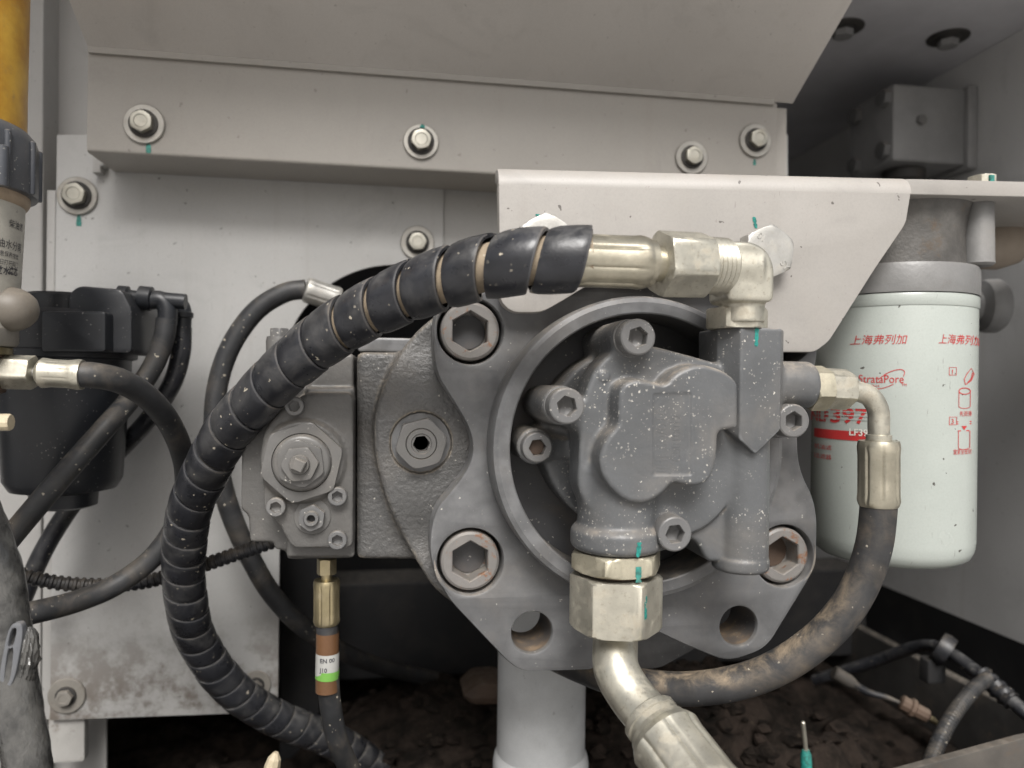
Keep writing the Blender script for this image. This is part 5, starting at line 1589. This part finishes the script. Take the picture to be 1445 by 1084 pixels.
for (yy_, zz_) in ((YJ + 0.012, a.z - 0.012), (YJ + 0.062, a.z - 0.014), (YJ + 0.012, b.z + 0.014), (YJ + 0.062, b.z + 0.012)):
    mk('box_bolt', *lathe(hexnut_rings(0.0085, 0.007, 0.3, back=False), (a.x, yy_, zz_), (-1, 0, 0), 36), M['screw_grey'], bx)
u0_ = P(1275, 240, YJ + 0.03)
mk('box_gland', *lathe([(0.020, 0), (0.022, 0.002), (0.022, 0.012), (0.018, 0.014)], (u0_.x, YJ + 0.03, b.z - 0.0145), (0, 0, 1), 32), M['frame_dark'], bx)
# round grey plug on the right wall behind the filter
wp = P(1385, 432, 0.60)
wpt = thing('wall_plug', 'round grey knob behind the right edge of the oil filter', 'knob', wp)
mk('knob_body', *lathe([(0.014, -0.06), (0.014, -0.004), (0.023, 0.0), (0.0245, 0.004), (0.0245, 0.012), (0.022, 0.016), (0.012, 0.018)], wp, (1, -0.25, 0), 40), M['box_grey'], wpt)
# unseen sill added to keep light off the floor; frame lip shows lower right
struct('sill_light_blocker', prism(round_poly([(0.30, -1.25), (0.30, -0.29), (0.36, -0.29), (0.36, -1.25)], [0, 0.006, 0.006, 0], 4), -0.9, 0.9, bev=0.001, to3=to_yz), M['frame_dark'])
YE = 0.46
struct('frame_lip', prism(round_poly([XZ(1240, 1098, YE), XZ(1445, 1042, YE), XZ(1640, 1010, YE), XZ(1640, 1260, YE), XZ(1240, 1260, YE)], 0.002), YE, YE + 0.006, bev=0.001), M['frame_lip'])
# cables at the lower right
cb1 = thing('black_cable', 'black cable with a round clamp along the frame rail at lower right', 'cable', P(1400, 980, 0.60))
mk('cable_core', *tube(path([(1150, 960, 0.80), (1230, 935, 0.74), (1300, 912, 0.68), (1340, 922, 0.64), (1390, 958, 0.60), (1440, 1000, 0.57), (1500, 1050, 0.54)], 10, 0.003), 0.0062, 16), M['wrap_black'], cb1)
cl_c = P(1331, 916, 0.645)
mk('clamp_ring', *lathe([(0.009, -0.006), (0.0145, -0.006), (0.0155, 0), (0.0145, 0.006), (0.009, 0.006)], cl_c, (0.6, -0.6, -0.45), 32), M['conduit'], cb1)
mk('clamp_foot', *box(cl_c.x - 0.016, cl_c.x + 0.004, cl_c.y, cl_c.y + 0.012, cl_c.z - 0.034, cl_c.z - 0.010, 0.003), M['black_void'], cb1)
t2_ = P(1410, 975, 0.59)
mk('cable_tape', *tube(path([(1385, 952, 0.604), (1400, 966, 0.594), (1428, 990, 0.577)], 8, 0.002), lambda i, n, th: 0.0085 + 0.001 * math.sin(i * 1.7 + 2 * th), 14), M['conduit'], cb1)
cb2 = thing('ribbed_hose', 'thin ribbed black hose branching down from the cable at lower right', 'hose', P(1310, 1084, 0.52))
pr2 = path([(1393, 958, 0.592), (1375, 972, 0.58), (1350, 1002, 0.56), (1328, 1040, 0.545), (1308, 1090, 0.53), (1295, 1130, 0.52)], 12, 0.0009)
mk('hose_tube', *tube(pr2, lambda i, n, th: 0.0062 * (1.0 if (i // 2) % 2 else 0.93), 16), M['hose_rubber'], cb2, angle=15)
wr = thing('broken_wire', 'loose wire with a pale plug and frayed brown connector over the mud', 'wire', P(1250, 1000, 0.60))
w0, w1 = P(1176, 948, 0.62), P(1205, 966, 0.615)
mk('white_plug', *lathe([(0.0050, 0), (0.0062, 0.001), (0.0062, (w1 - w0).length * 0.7), (0.0048, (w1 - w0).length)], w0, w1 - w0, 16), M['frame_lip'], wr)
mk('wire_core', *tube(path([(1200, 963, 0.615), (1225, 977, 0.61), (1250, 984, 0.605), (1272, 993, 0.60)], 8, 0.002), lambda i, n, th: 0.0042 * (1 - 0.6 * i / n), 12), M['conduit'], wr)
f0, f1 = P(1270, 990, 0.60), P(1312, 1013, 0.59)
Lw = (f1 - f0).length
mk('connector', *lathe([(0.004, 0), (0.0068, 0.001), (0.0068, Lw * 0.3), (0.0085, Lw * 0.33), (0.0085, Lw * 0.45), (0.0065, Lw * 0.5), (0.0062, Lw * 0.9), (0.003, Lw)], f0, f1 - f0, 10), M['brown_rust'], wr, angle=20)
mk('copper_tip', *lathe([(0.0028, 0), (0.003, 0.004), (0.0008, 0.010)], f1, f1 - f0 + Vector((0, 0, -0.004)), 10), M['brass_gold'], wr)
st = thing('thin_rod', 'thin pale rod with a teal sleeve standing up from the mud', 'rod', P(1137, 1090, 0.50))
r0_ = P(1139, 1110, 0.50); r1_ = P(1137, 1058, 0.50); r2_ = P(1133, 1018, 0.50)
mk('rod', *lathe([(0.0017, 0), (0.0017, (r2_ - r1_).length - 0.001), (0.0010, (r2_ - r1_).length)], r1_, r2_ - r1_, 12), M['zinc_pale'], st)
mk('rod_sleeve', *lathe([(0.0040, 0), (0.0040, (r1_ - r0_).length - 0.004), (0.0025, (r1_ - r0_).length)], r0_, r1_ - r0_, 14), M['teal_mark'], st)
gt = thing('pale_plug', 'small pale pointed plug at the bottom edge under the wrapped hose', 'plug', P(381, 1095, 0.50))
mk('plug_tip', *lathe([(0.005, 0), (0.005, 0.008), (0.0042, 0.013), (0.0016, 0.017)], P(380, 1098, 0.50), (0.25, 0, 1), 8), M['tan_plug'], gt, angle=20)
stn = thing('flat_stone', 'dull brown flat stone lying on the mud left of the grey pipe', 'stone', P(675, 985, 0.66))
rs6 = random.Random(6)
sp_ = round_poly([XZ(u, v, 0.66) for u, v in ((652, 985), (672, 966), (705, 964), (740, 980), (730, 996), (668, 997))], 0.004, 3)
mk('stone_body', *prism(sp_, 0.66, 0.70, bev=0.004), M['brown_rust'], stn)
